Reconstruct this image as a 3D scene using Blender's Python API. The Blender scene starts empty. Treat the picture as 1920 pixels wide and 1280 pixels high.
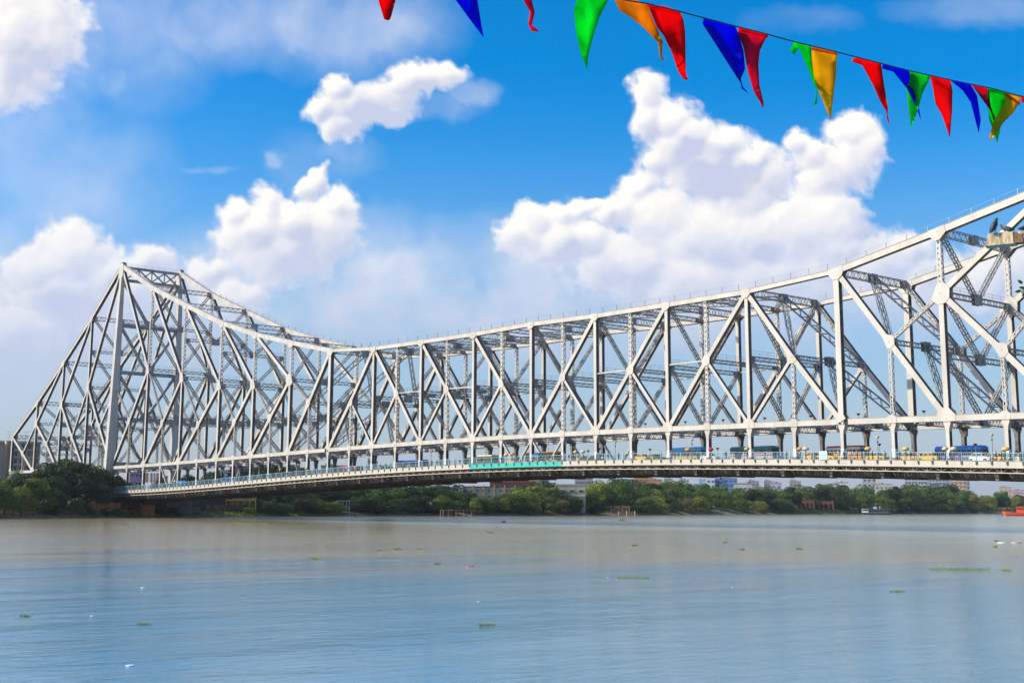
import bpy, bmesh, math, random
import numpy as np
from mathutils import Vector, Matrix
random.seed(7)
rng = np.random.default_rng(11)
SC = bpy.context.scene
COL = SC.collection

# ------------------------------------------------------------------ camera
# metres; x runs along the bridge, y across it (towards the far truss), z = 0 is the water
ZW = 20.35                                   # bottom chord level at mid-span above the water
CAM = Vector((315.661, -204.764, ZW - 16.453))
R_ = Vector((0.6544188, 0.7561223, 0.0038876)).normalized()
U_ = Vector((0.12271495, -0.11127942, 0.98618352)).normalized()
F_ = Vector((-0.74610792, 0.64490000, 0.16561086)).normalized()
FPX = 2464.215
cam = bpy.data.cameras.new('camera'); camo = bpy.data.objects.new('camera', cam); COL.objects.link(camo)
camo.matrix_world = Matrix(((R_.x, U_.x, -F_.x, CAM.x), (R_.y, U_.y, -F_.y, CAM.y), (R_.z, U_.z, -F_.z, CAM.z), (0, 0, 0, 1)))
cam.sensor_width = 36; cam.lens = 36 * FPX / 1920
cam.shift_x = -0.877 / 1920; cam.shift_y = -102.626 / 1920
cam.clip_start = 0.1; cam.clip_end = 20000
SC.camera = camo

def ray(px, py):
    "direction of the photograph's pixel (1920x1280), used to place things at a real distance"
    return F_ + R_ * ((px - 960 - 0.877) / FPX) - U_ * ((py - 640 + 102.626) / FPX)
def at_y(px, py, Y):
    d = ray(px, py); return CAM + d * ((Y - CAM.y) / d.y)
def at_z(px, py, Z):
    d = ray(px, py); return CAM + d * ((Z - CAM.z) / d.z)
def at_d(px, py, D):
    return CAM + ray(px, py) * D            # D = depth along the optical axis

# ------------------------------------------------------------------ light
SUN_TO = Vector((-0.50, -0.72, 0.60)).normalized()
elev = math.asin(SUN_TO.z); azim = math.atan2(SUN_TO.x, SUN_TO.y)
world = bpy.data.worlds.new('World'); SC.world = world; world.use_nodes = True
sun = bpy.data.lights.new('sun', 'SUN'); sun.energy = 4.9; sun.angle = math.radians(0.5); sun.color = (1.0, 0.91, 0.77)
suno = bpy.data.objects.new('sun', sun); COL.objects.link(suno)
suno.rotation_euler = SUN_TO.to_track_quat('Z', 'Y').to_euler(); suno.location = (0, 0, 300)
SC.view_settings.view_transform = 'Standard'; SC.view_settings.look = 'None'
SC.view_settings.exposure = 0.18; SC.view_settings.gamma = 1; SC.view_settings.use_curve_mapping = False
SC.render.engine = 'CYCLES'

class NT:
    "small helper for building node trees"
    def __init__(s, tree): s.t = tree; s.n = tree.nodes; s.l = tree.links
    def new(s, typ, **kw):
        n = s.n.new(typ)
        for k, v in kw.items(): setattr(n, k, v)
        return n
    def put(s, sock, v):
        if isinstance(v, bpy.types.NodeSocket): s.l.new(v, sock)
        elif v is not None: sock.default_value = v
    def math(s, op, a, b=None, c=None, clamp=False):
        n = s.new('ShaderNodeMath', operation=op, use_clamp=clamp)
        s.put(n.inputs[0], a); s.put(n.inputs[1], b); s.put(n.inputs[2], c); return n.outputs[0]
    def vmath(s, op, a, b=None, out=0):
        n = s.new('ShaderNodeVectorMath', operation=op)
        s.put(n.inputs[0], a)
        if b is not None: s.put(n.inputs[1], b)
        return n.outputs[out]
    def scale(s, a, f):
        n = s.new('ShaderNodeVectorMath', operation='SCALE'); s.put(n.inputs[0], a); s.put(n.inputs['Scale'], f); return n.outputs[0]
    def noise(s, vec, sc, det=4, rough=.5, out='Fac', dist=0.0):
        n = s.new('ShaderNodeTexNoise'); s.put(n.inputs['Vector'], vec)
        n.inputs['Scale'].default_value = sc; n.inputs['Detail'].default_value = det; n.inputs['Roughness'].default_value = rough
        n.inputs['Distortion'].default_value = dist
        return n.outputs[out]
    def smooth(s, v, a, b, c=0.0, d=1.0):
        n = s.new('ShaderNodeMapRange', interpolation_type='SMOOTHSTEP'); s.put(n.inputs[0], v)
        for i, x in enumerate((a, b, c, d)): n.inputs[i + 1].default_value = x
        return n.outputs[0]
    def mix(s, f, a, b, blend='MIX'):
        n = s.new('ShaderNodeMix', data_type='RGBA', blend_type=blend); s.put(n.inputs[0], f)
        for i, v in ((6, a), (7, b)):
            if isinstance(v, tuple) and len(v) == 3: v = (*v, 1)
            s.put(n.inputs[i], v)
        return n.outputs[2]

def build_world():
    t = NT(world.node_tree); t.n.clear()
    tc = t.new('ShaderNodeTexCoord').outputs['Generated']
    sky = t.new('ShaderNodeTexSky', sky_type='NISHITA', sun_disc=False)
    sky.sun_elevation = elev; sky.sun_rotation = azim; sky.altitude = 0; sky.air_density = 1.0; sky.dust_density = 1.0; sky.ozone_density = 3.0
    hs = t.new('ShaderNodeHueSaturation'); t.put(hs.inputs['Color'], sky.outputs[0]); hs.inputs['Saturation'].default_value = 1.55; hs.inputs['Hue'].default_value = 0.502; hs.inputs['Value'].default_value = 1.42
    sep = t.new('ShaderNodeSeparateXYZ'); t.put(sep.inputs[0], tc)
    hz = t.smooth(sep.outputs['Z'], 0.30, -0.02)           # humid band above the horizon
    S = 1 / 0.12
    base = t.mix(t.math('MULTIPLY', hz, .80), hs.outputs[0], (0.34 * S, 0.41 * S, 0.56 * S))
    # loose cumulus over the part of the sky that the cloud bank below does not cover
    away = t.smooth(t.vmath('DISTANCE', tc, tuple(ray(960, 500).normalized()), out=1), 0.50, 0.66)
    gen = t.math('MULTIPLY', t.smooth(t.noise(tc, 3.4, 5, .58), .54, .66), t.math('MULTIPLY', away, .8))
    col = t.mix(gen, base, (0.80 * S, 0.82 * S, 0.84 * S))
    bg = t.new('ShaderNodeBackground'); t.put(bg.inputs[0], col); bg.inputs[1].default_value = 0.12
    out = t.new('ShaderNodeOutputWorld'); t.l.new(bg.outputs[0], out.inputs[0])
    world.cycles.sampling_method = 'MANUAL'; world.cycles.sample_map_resolution = 512
build_world()

# clouds: a far shell of the sky whose density and self-shadowing are computed once
def perlin(x, y, seed):
    r = np.random.default_rng(seed); G = r.uniform(0, 2 * np.pi, (256, 256)); gx, gy = np.cos(G), np.sin(G)
    xi, yi = np.floor(x).astype(int), np.floor(y).astype(int); xf, yf = x - xi, y - yi
    u, v = xf ** 3 * (xf * (xf * 6 - 15) + 10), yf ** 3 * (yf * (yf * 6 - 15) + 10)
    def g(i, j): a, b = (xi + i) % 256, (yi + j) % 256; return gx[a, b] * (xf - i) + gy[a, b] * (yf - j)
    return (g(0, 0) * (1 - u) + g(1, 0) * u) * (1 - v) + (g(0, 1) * (1 - u) + g(1, 1) * u) * v
def fbm(x, y, sc, octv, seed, rough=.5, billow=False):
    s = 0; a = 1; tot = 0
    for i in range(octv):
        n = perlin(x / sc, y / sc, seed + i)
        s = s + a * ((1 - np.abs(n) * 2.4) if billow else n); tot += a; a *= rough; sc /= 2.03
    return s / tot
# (px, py, radius x, radius y) of the cloud masses, as seen from the camera; weight optional
CUMULUS = [(30,50,125,110),(90,40,75,80),(10,130,95,70),(0,0,0,0),
 (636,172,34,28),(604,208,32,24),(655,205,66,38),(715,190,60,38),(772,152,46,32),(836,134,38,20),(800,150,44,24),(640,240,44,28),(735,205,44,26),(0,0,0,0),
 (140,478,74,60),(70,510,66,44),(205,515,60,44),(280,492,40,26),(130,560,120,60),(30,620,90,50),(250,560,80,50),
 (440,408,28,34),(500,395,36,44),(470,440,60,50),(545,430,66,60),(634,392,42,40),(612,440,64,54),(572,352,22,22),(598,336,18,24),(540,480,100,50),(520,345,0,0),
 (385,514,44,32),(412,502,26,22),(470,556,28,22),(430,560,60,40),
 (1212,178,32,38),(1222,225,42,44),(1262,230,44,44),(1300,258,50,44),(1350,275,54,42),(1405,308,52,46),(1440,340,50,50),(1280,290,64,50),(1345,330,100,66),(1400,370,80,60),
 (1500,278,28,28),(1530,300,44,42),(1600,250,46,42),(1628,278,36,40),(1585,310,60,48),(1545,345,50,50),(1565,400,54,60),
 (1232,306,34,26),(1205,350,34,42),(1178,395,44,40),(1245,415,90,80),(1310,450,110,80),(1400,450,120,80),(1500,440,120,80),(1580,420,40,60),(1148,405,34,28),(1118,392,14,14),
 (1005,408,38,34),(1062,402,38,30),(1098,398,26,20),(980,445,52,34),(1045,455,80,44),(1110,460,60,40),
 (1180,500,110,70),(1300,530,130,60),(1450,520,130,60),(1560,490,80,56),(1655,492,70,50),(1705,468,34,26),(1765,522,80,50),(1880,520,80,60)]
GREY = [(1360,335,115,62,.75),(1300,290,60,40,.35),(1230,250,30,40,.2),(1080,455,60,24,.4),(1630,440,46,70,.35),(1570,480,60,30,.3),(1450,480,40,20,.2),(720,200,190,80,.42),(540,470,110,60,.35),(40,120,120,60,.3),(130,560,140,50,.5),(1200,520,120,30,.25),(1750,510,90,40,.4)]
VEIL = [(400,20,260,110,.45),(640,40,220,110,.55),(200,90,200,140,.40),(40,230,200,160,.40),(1830,20,160,40,.30),(1500,40,110,30,.16),(640,300,70,40,.2),(395,315,60,8,.35),(215,152,34,42,.7),(518,298,16,22,.4),(885,172,56,30,.45),(820,200,90,30,.3),(640,285,70,30,.35),(560,300,60,60,.15),
 (60,620,320,150,.9),(300,590,260,130,.85),(520,540,260,130,.9),(760,550,260,140,.85),(1000,560,300,130,.95),(640,470,200,90,.6),(1250,560,320,110,.95),(1500,560,300,100,.85),(1800,560,260,90,.75),(700,450,130,70,.45),(720,470,100,90,.35),(60,330,260,160,.40),(-200,500,320,240,.6),(2150,540,320,140,.7),(960,480,120,80,.35),(800,500,60,40,.2)]
def build_clouds():
    xs = np.arange(-420, 2341, 4.6); ys = np.arange(-330, 941, 4.6)
    X, Y = np.meshgrid(xs, ys)
    wx = fbm(X, Y, 120, 5, 1) * 40 + fbm(X, Y, 30, 3, 21) * 14; wy = fbm(X, Y, 120, 5, 51) * 36 + fbm(X, Y, 30, 3, 71) * 14
    Xw, Yw = X + wx, Y + wy
    D = np.full(X.shape, -3.0); LO = np.zeros(X.shape)
    for (cx, cy, rx, ry) in CUMULUS:
        if rx <= 0: continue
        ux, uy = (Xw - cx) / (rx * 1.12), (Yw - cy) / (ry * 1.14)
        d = 1 - np.sqrt(ux ** 2 + uy ** 2)
        k = .16; h = np.clip(.5 + .5 * (d - D) / k, 0, 1); D = D * (1 - h) + d * h + k * h * (1 - h)
        tilt = (-.45 * ux - .80 * uy) * np.clip(d * 1.6 + .35, 0, 1)      # each head is lit from the upper left
        LO = LO * (1 - h) + tilt * h
    bil = fbm(Xw, Yw, 78, 5, 5, .52, True); fine = fbm(X, Y, 26, 5, 15, .62); wisp = fbm(X + wy, Y * 1.5 + wx, 60, 5, 205, .6)
    D2 = D + (bil - .45) * .38 + fine * .34 + wisp * .30 + .04
    soft = np.clip(D + (bil - .45) * .30 + .05, 0, 1)
    for _ in range(3): soft = (soft + np.roll(soft, 1, 0) + np.roll(soft, -1, 0) + np.roll(soft, 1, 1) + np.roll(soft, -1, 1)) / 5
    gy, gx = np.gradient(soft ** .8)
    L = np.array([-.62, -.78]); L /= np.hypot(*L)
    relief = (-(gx * L[0] + gy * L[1])) * 3.6
    sh = np.zeros_like(D2)
    for i, st in enumerate((3, 6, 10, 15, 22)):
        oy, ox = int(round(-L[1] * st)), int(round(-L[0] * st)); sh += np.roll(np.roll(np.clip(D2, 0, .8), oy, 0), ox, 1)
    grey = np.zeros_like(D2)
    for (cx, cy, rx, ry, w) in GREY:
        g = np.clip(1 - np.sqrt(((Xw - cx) / rx) ** 2 + ((Yw - cy) / ry) ** 2), 0, 1); grey = np.maximum(grey, w * g * g * (3 - 2 * g) * 1.9)
    light = .64 + relief + LO * .34 - .05 * sh - np.clip(grey, 0, 1) * .75 + fbm(X, Y, 110, 4, 33) * .55 + (bil - .45) * .25
    light = np.clip(light, 0, 1.0)
    veil = np.zeros_like(D2)
    for (cx, cy, rx, ry, w) in VEIL:
        g = np.clip(1 - np.sqrt(((Xw - cx) / (rx * 1.2)) ** 2 + ((Yw - cy) / (ry * 1.2)) ** 2), 0, 1); veil = np.maximum(veil, w * np.minimum(1, 1.5 * g * (1 + .3 * g)))
    veil = veil * np.clip(.78 + fbm(Xw, Yw, 150, 5, 91) * 1.5, 0, 1.25)
    edge = np.minimum.reduce([(X - xs[0]) / 260, (xs[-1] - X) / 260, (Y - ys[0]) / 220, np.full_like(X, 9)]); edge = np.clip(edge, 0, 1)
    D2 = D2 * edge - (1 - edge) * .5; veil = veil * edge
    H, Wd = X.shape; f = np.array(F_); r = np.array(R_); u = np.array(U_)
    d = f[None, None] + r[None, None] * ((X - 960 - .877) / FPX)[..., None] - u[None, None] * ((Y - 640 + 102.626) / FPX)[..., None]
    d /= np.linalg.norm(d, axis=2, keepdims=True)
    v = np.array(CAM)[None, None] + d * 9000.0
    idx = np.arange(H * Wd).reshape(H, Wd)
    faces = np.stack([idx[:-1, :-1], idx[1:, :-1], idx[1:, 1:], idx[:-1, 1:]], -1).reshape(-1, 4)
    ok = ((D2 > -.3) | (veil > .004)); okf = ok.reshape(-1)[faces].any(1); faces = faces[okf]
    me = bpy.data.meshes.new('clouds'); me.from_pydata(v.reshape(-1, 3).tolist(), [], faces.tolist())
    for nm, arr in (('cloud_mass', D2), ('cloud_light', light), ('cloud_veil', veil)):
        at = me.attributes.new(nm, 'FLOAT', 'POINT'); at.data.foreach_set('value', np.ascontiguousarray(arr.reshape(-1), dtype=np.float32))
    me.update(); me.shade_smooth()
    m = bpy.data.materials.new('cloud_vapour'); m.use_nodes = True; t = NT(m.node_tree); t.n.clear()
    def attr(n): a = t.new('ShaderNodeAttribute'); a.attribute_name = n; return a.outputs['Fac']
    geo = t.new('ShaderNodeNewGeometry').outputs['Position']
    n1 = t.noise(geo, .010, 6, .68); n2 = t.noise(geo, .004, 4, .55)
    dn = t.math('ADD', attr('cloud_mass'), t.math('MULTIPLY', t.math('SUBTRACT', n1, .5), .34))
    a = t.smooth(dn, -.10, .42)
    sep = t.new('ShaderNodeSeparateXYZ'); t.put(sep.inputs[0], geo)
    low = t.smooth(sep.outputs['Z'], 2100.0, 700.0)        # the bases sink into the haze
    lt = t.math('ADD', attr('cloud_light'), t.math('MULTIPLY', t.math('SUBTRACT', n1, .5), .22))
    lt = t.math('ADD', lt, t.math('MULTIPLY', t.math('SUBTRACT', n2, .5), .3), clamp=True)
    c = t.mix(lt, (.52, .57, .73), (.98, .94, .88))
    c = t.mix(t.math('MULTIPLY', low, .55), c, (.50, .56, .74))
    av = t.math('MULTIPLY', attr('cloud_veil'), .85, clamp=True)
    a = t.math('MULTIPLY', a, t.math('MULTIPLY_ADD', low, -.45, 1.0))
    both = t.math('SUBTRACT', 1.0, t.math('MULTIPLY', t.math('SUBTRACT', 1.0, a), t.math('SUBTRACT', 1.0, av)))
    c = t.mix(a, t.mix(low, (.70, .74, .84), (.50, .55, .68)), c)
    em = t.new('ShaderNodeEmission'); t.put(em.inputs[0], c); em.inputs[1].default_value = 1.0
    tr = t.new('ShaderNodeBsdfTransparent'); mx = t.new('ShaderNodeMixShader'); t.put(mx.inputs[0], both)
    t.l.new(tr.outputs[0], mx.inputs[1]); t.l.new(em.outputs[0], mx.inputs[2])
    out = t.new('ShaderNodeOutputMaterial'); t.l.new(mx.outputs[0], out.inputs[0])
    m.cycles.emission_sampling = 'NONE'
    me.materials.append(m); o = bpy.data.objects.new('clouds', me); COL.objects.link(o); o['kind'] = 'structure'
build_clouds()

# ------------------------------------------------------------------ materials
def mat(name, c, rough=.6, metal=0.0, var=.12, vs=1.5, bump=0.0, bs=8.0, spec=.5, rust=0.0, c2=None, streak=False, trans=0.0, obj_var=0.0):
    m = bpy.data.materials.new(name); m.use_nodes = True; t = NT(m.node_tree)
    b = t.n['Principled BSDF']
    tc = t.new('ShaderNodeTexCoord').outputs['Object']
    vec = tc
    if streak:
        mp = t.new('ShaderNodeMapping'); t.put(mp.inputs[0], tc); mp.inputs['Scale'].default_value = (1, 1, .18); vec = mp.outputs[0]
    n = t.noise(vec, vs, 6, .6)
    lo = tuple(x * (1 - var) for x in c); hi = tuple(min(1, x * (1 + var)) for x in c)
    if c2: lo = c2
    col = t.mix(t.smooth(n, .35, .65), lo, hi)
    if rust:
        rn = t.noise(vec, vs * 2.3 + .7, 7, .7)
        col = t.mix(t.math('MULTIPLY', t.smooth(rn, .60, .72), rust), col, (.22, .12, .06))
    if obj_var:
        oi = t.new('ShaderNodeObjectInfo').outputs['Random']
        hsv = t.new('ShaderNodeHueSaturation'); t.put(hsv.inputs['Color'], col)
        t.put(hsv.inputs['Value'], t.math('MULTIPLY_ADD', oi, 2 * obj_var, 1 - obj_var)); t.put(hsv.inputs['Hue'], t.math('MULTIPLY_ADD', t.math('FRACT', t.math('MULTIPLY', oi, 7.3)), .05 * obj_var / .3, .5 - .025 * obj_var / .3))
        col = hsv.outputs[0]
    t.put(b.inputs['Base Color'], col)
    b.inputs['Roughness'].default_value = rough; b.inputs['Metallic'].default_value = metal
    b.inputs['Specular IOR Level'].default_value = spec
    if bump:
        bn = t.new('ShaderNodeBump'); t.put(bn.inputs['Height'], t.noise(tc, bs, 5, .6)); bn.inputs['Strength'].default_value = bump; bn.inputs['Distance'].default_value = .05
        t.put(b.inputs['Normal'], bn.outputs[0])
    if trans:
        out = t.n['Material Output']; tr = t.new('ShaderNodeBsdfTranslucent'); t.put(tr.inputs[0], col)
        mx = t.new('ShaderNodeMixShader'); mx.inputs[0].default_value = trans
        t.l.new(b.outputs[0], mx.inputs[1]); t.l.new(tr.outputs[0], mx.inputs[2]); t.l.new(mx.outputs[0], out.inputs[0])
    return m
M = dict(
 steel=mat('painted_steel', (.52, .485, .425), .45, var=.10, vs=.45, rust=.45, streak=True),
 steel_dirty=mat('weathered_steel', (.30, .285, .26), .6, var=.30, vs=.8, rust=.5),
 steel_dark=mat('dark_deck_steel', (.10, .09, .08), .7, var=.3, vs=.8, rust=.3),  # darker steel for deck girders and brackets
 fascia=mat('fascia_paint', (.50, .46, .385), .5, var=.06, vs=.8, rust=.35, streak=True),
 teal=mat('teal_paint', (.03, .44, .36), .5, var=.08),
 rail=mat('pale_blue_paint', (.25, .42, .46), .5, var=.1),
 steel_far=mat('dark_hanger_steel', (.15, .135, .12), .7, var=.35, vs=1.2, rust=.3),  # darker steel for the far truss hangers
 steel_shaded=mat('shade_toned_lacing_steel', (.15, .135, .115), .65, var=.35, vs=.9, rust=.5),  # rusty lacing, darkened to put the shade of member sides into its colour
 deck=mat('asphalt', (.06, .06, .058), .9, var=.2),
 brickred=mat('brick_red_paint', (.30, .09, .05), .7),
 whitep=mat('white_paint', (.72, .72, .70), .5, var=.05),
 concrete=mat('old_concrete', (.36, .31, .24), .9, var=.25, vs=3, bump=.4, bs=6, streak=True),
 stone=mat('stained_masonry', (.16, .125, .09), .9, var=.3, vs=.5, bump=.5),
 orangewall=mat('orange_limewash', (.50, .20, .075), .9, var=.3, vs=.6, bump=.3, bs=3, streak=True),
 mud=mat('river_mud', (.17, .125, .08), .95, var=.3, vs=.3, bump=.6, bs=.8),
 timber=mat('weathered_timber', (.26, .17, .10), .9, var=.3, vs=2),
 darkwood=mat('dark_timber', (.07, .05, .04), .9, var=.3),
 bark=mat('bark', (.12, .09, .065), .95, var=.3, vs=2, bump=.5, bs=5),
 glass=mat('window_glass', (.03, .04, .05), .12, var=.1),
 tyre=mat('rubber', (.02, .02, .02), .9),
 metalgrey=mat('grey_metal', (.25, .25, .25), .4, metal=.6),
 lampglass=mat('lamp_glass', (.55, .56, .50), .25),
 black=mat('black_paint', (.02, .02, .022), .5),
 skin=mat('skin', (.22, .12, .075), .6), hair=mat('black_hair', (.012, .01, .01), .6),
)
PAINT = {}
def paint(name, c, rough=.45, **k):
    if name not in PAINT: PAINT[name] = mat(name, c, rough, **k)
    return PAINT[name]

# ------------------------------------------------------------------ mesh buffers
class Buf:
    def __init__(s): s.v = []; s.f = []
    def quad_prism(s, P, Q, ends=True):
        "loft between two 4-point rings"
        n = len(s.v); s.v += [tuple(p) for p in P] + [tuple(q) for q in Q]
        for i in range(4):
            j = (i + 1) % 4; s.f.append((n + i, n + j, n + 4 + j, n + 4 + i))
        if ends: s.f += [(n + 3, n + 2, n + 1, n), (n + 4, n + 5, n + 6, n + 7)]
    def bar(s, a, b, wv, tv, ends=True):
        "box from a to b with half-vectors wv, tv"
        a, b = Vector(a), Vector(b)
        if (b - a).dot(wv.cross(tv)) < 0: tv = -tv
        P = [a - wv - tv, a + wv - tv, a + wv + tv, a - wv + tv]; Q = [p + (b - a) for p in P]
        s.quad_prism(P, Q, ends)
    def box(s, x0, x1, y0, y1, z0, z1):
        s.quad_prism([(x0, y0, z0), (x1, y0, z0), (x1, y1, z0), (x0, y1, z0)], [(x0, y0, z1), (x1, y0, z1), (x1, y1, z1), (x0, y1, z1)])
    def prism(s, ring, off):
        "extrude polygon ring (list of Vector) by off"
        n = len(s.v); k = len(ring); off = Vector(off)
        s.v += [tuple(p) for p in ring] + [tuple(Vector(p) + off) for p in ring]
        s.f.append(tuple(n + i for i in reversed(range(k)))); s.f.append(tuple(n + k + i for i in range(k)))
        for i in range(k):
            j = (i + 1) % k; s.f.append((n + i, n + j, n + k + j, n + k + i))
    def tube(s, pts, rad, seg=8, cap=True):
        "continuous tapered tube along pts (radius or (rx, ry) per point)"
        pts = [Vector(p) for p in pts]; n0 = len(s.v); prev = None
        for i, p in enumerate(pts):
            d = (pts[min(i + 1, len(pts) - 1)] - pts[max(i - 1, 0)]).normalized()
            if prev is None:
                ref = Vector((0, 0, 1)) if abs(d.z) < .9 else Vector((0, 1, 0)); a = d.cross(ref).normalized()
            else: a = (prev - d * prev.dot(d)).normalized()
            prev = a; b = d.cross(a); r = rad[i] if isinstance(rad, (list, tuple)) else rad
            rx, ry = r if isinstance(r, tuple) else (r, r)
            for k in range(seg):
                t = 2 * math.pi * k / seg; s.v.append(tuple(p + a * (math.cos(t) * rx) + b * (math.sin(t) * ry)))
        for i in range(len(pts) - 1):
            for k in range(seg):
                k2 = (k + 1) % seg; s.f.append((n0 + i * seg + k, n0 + i * seg + k2, n0 + (i + 1) * seg + k2, n0 + (i + 1) * seg + k))
        if cap:
            s.f.append(tuple(n0 + k for k in reversed(range(seg)))); e = n0 + (len(pts) - 1) * seg; s.f.append(tuple(e + k for k in range(seg)))
    def zig(s, a, b, half, nrm, bay, w=.05, t=.018, double=False):
        "lacing between the two edges a+-half ... b+-half, bars lying in the face with normal nrm"
        a, b = Vector(a), Vector(b); L = (b - a).length; n = max(1, int(round(L / bay)))
        for i in range(n):
            p = a + (b - a) * (i / n); q = a + (b - a) * ((i + 1) / n); sg = 1 if i % 2 == 0 else -1
            for sgn in ((sg, -sg) if double else (sg,)):
                P = p - half * sgn; Q = q + half * sgn; d = (Q - P).normalized()
                s.bar(P, Q, d.cross(nrm).normalized() * w, nrm * t, ends=False)
    def mesh(s, name):
        m = bpy.data.meshes.new(name); m.from_pydata(s.v, [], s.f); m.update(); return m
def part(name, data, material, parent=None, loc=None, label=None, kind=None, smooth=False):
    if isinstance(data, Buf): data = data.mesh(name)
    if material is not None and not data.materials: data.materials.append(material)
    if smooth: data.shade_smooth()
    o = bpy.data.objects.new(name, data); COL.objects.link(o)
    if parent is not None: o.parent = parent
    if loc is not None: o.location = loc
    if label: o['label'] = label
    if kind: o['kind'] = kind
    return o
def thing(name, label, cat, loc=(0, 0, 0), rz=0, group=None):
    o = bpy.data.objects.new(name, None); COL.objects.link(o); o.location = loc; o.rotation_euler = (0, 0, rz)
    o.empty_display_size = .5; tag(o, label, cat, group); return o
def tag(o, label, cat, group=None, kind=None):
    if label: o['label'] = label
    if cat: o['category'] = cat
    if group: o['group'] = group
    if kind: o['kind'] = kind
    return o
def dup(root, loc, rz=None, label=None, group=None, mats=None, scale=None):
    r = root.copy(); COL.objects.link(r); r.location = loc
    if rz is not None: r.rotation_euler = (0, 0, rz)
    if scale is not None: r.scale = scale
    if label: r['label'] = label
    if group: r['group'] = group
    for ch in list(root.children):
        c = ch.copy(); COL.objects.link(c); c.parent = r
        swap(c, mats)
        for g in list(ch.children):
            d = g.copy(); COL.objects.link(d); d.parent = c; swap(d, mats)
    return r
def swap(o, mats):
    base = o.name.split('.')[0]
    if mats and base in mats:
        o.material_slots[0].link = 'OBJECT'; o.material_slots[0].material = mats[base]
ORD = ['first', 'second', 'third', 'fourth', 'fifth', 'sixth', 'seventh', 'eighth', 'ninth', 'tenth', 'eleventh', 'twelfth', 'thirteenth', 'fourteenth', 'fifteenth', 'sixteenth', 'seventeenth', 'eighteenth', 'nineteenth', 'twentieth', 'twenty-first', 'twenty-second', 'twenty-third', 'twenty-fourth', 'twenty-fifth', 'twenty-sixth', 'twenty-seventh', 'twenty-eighth', 'twenty-ninth', 'thirtieth']

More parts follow.
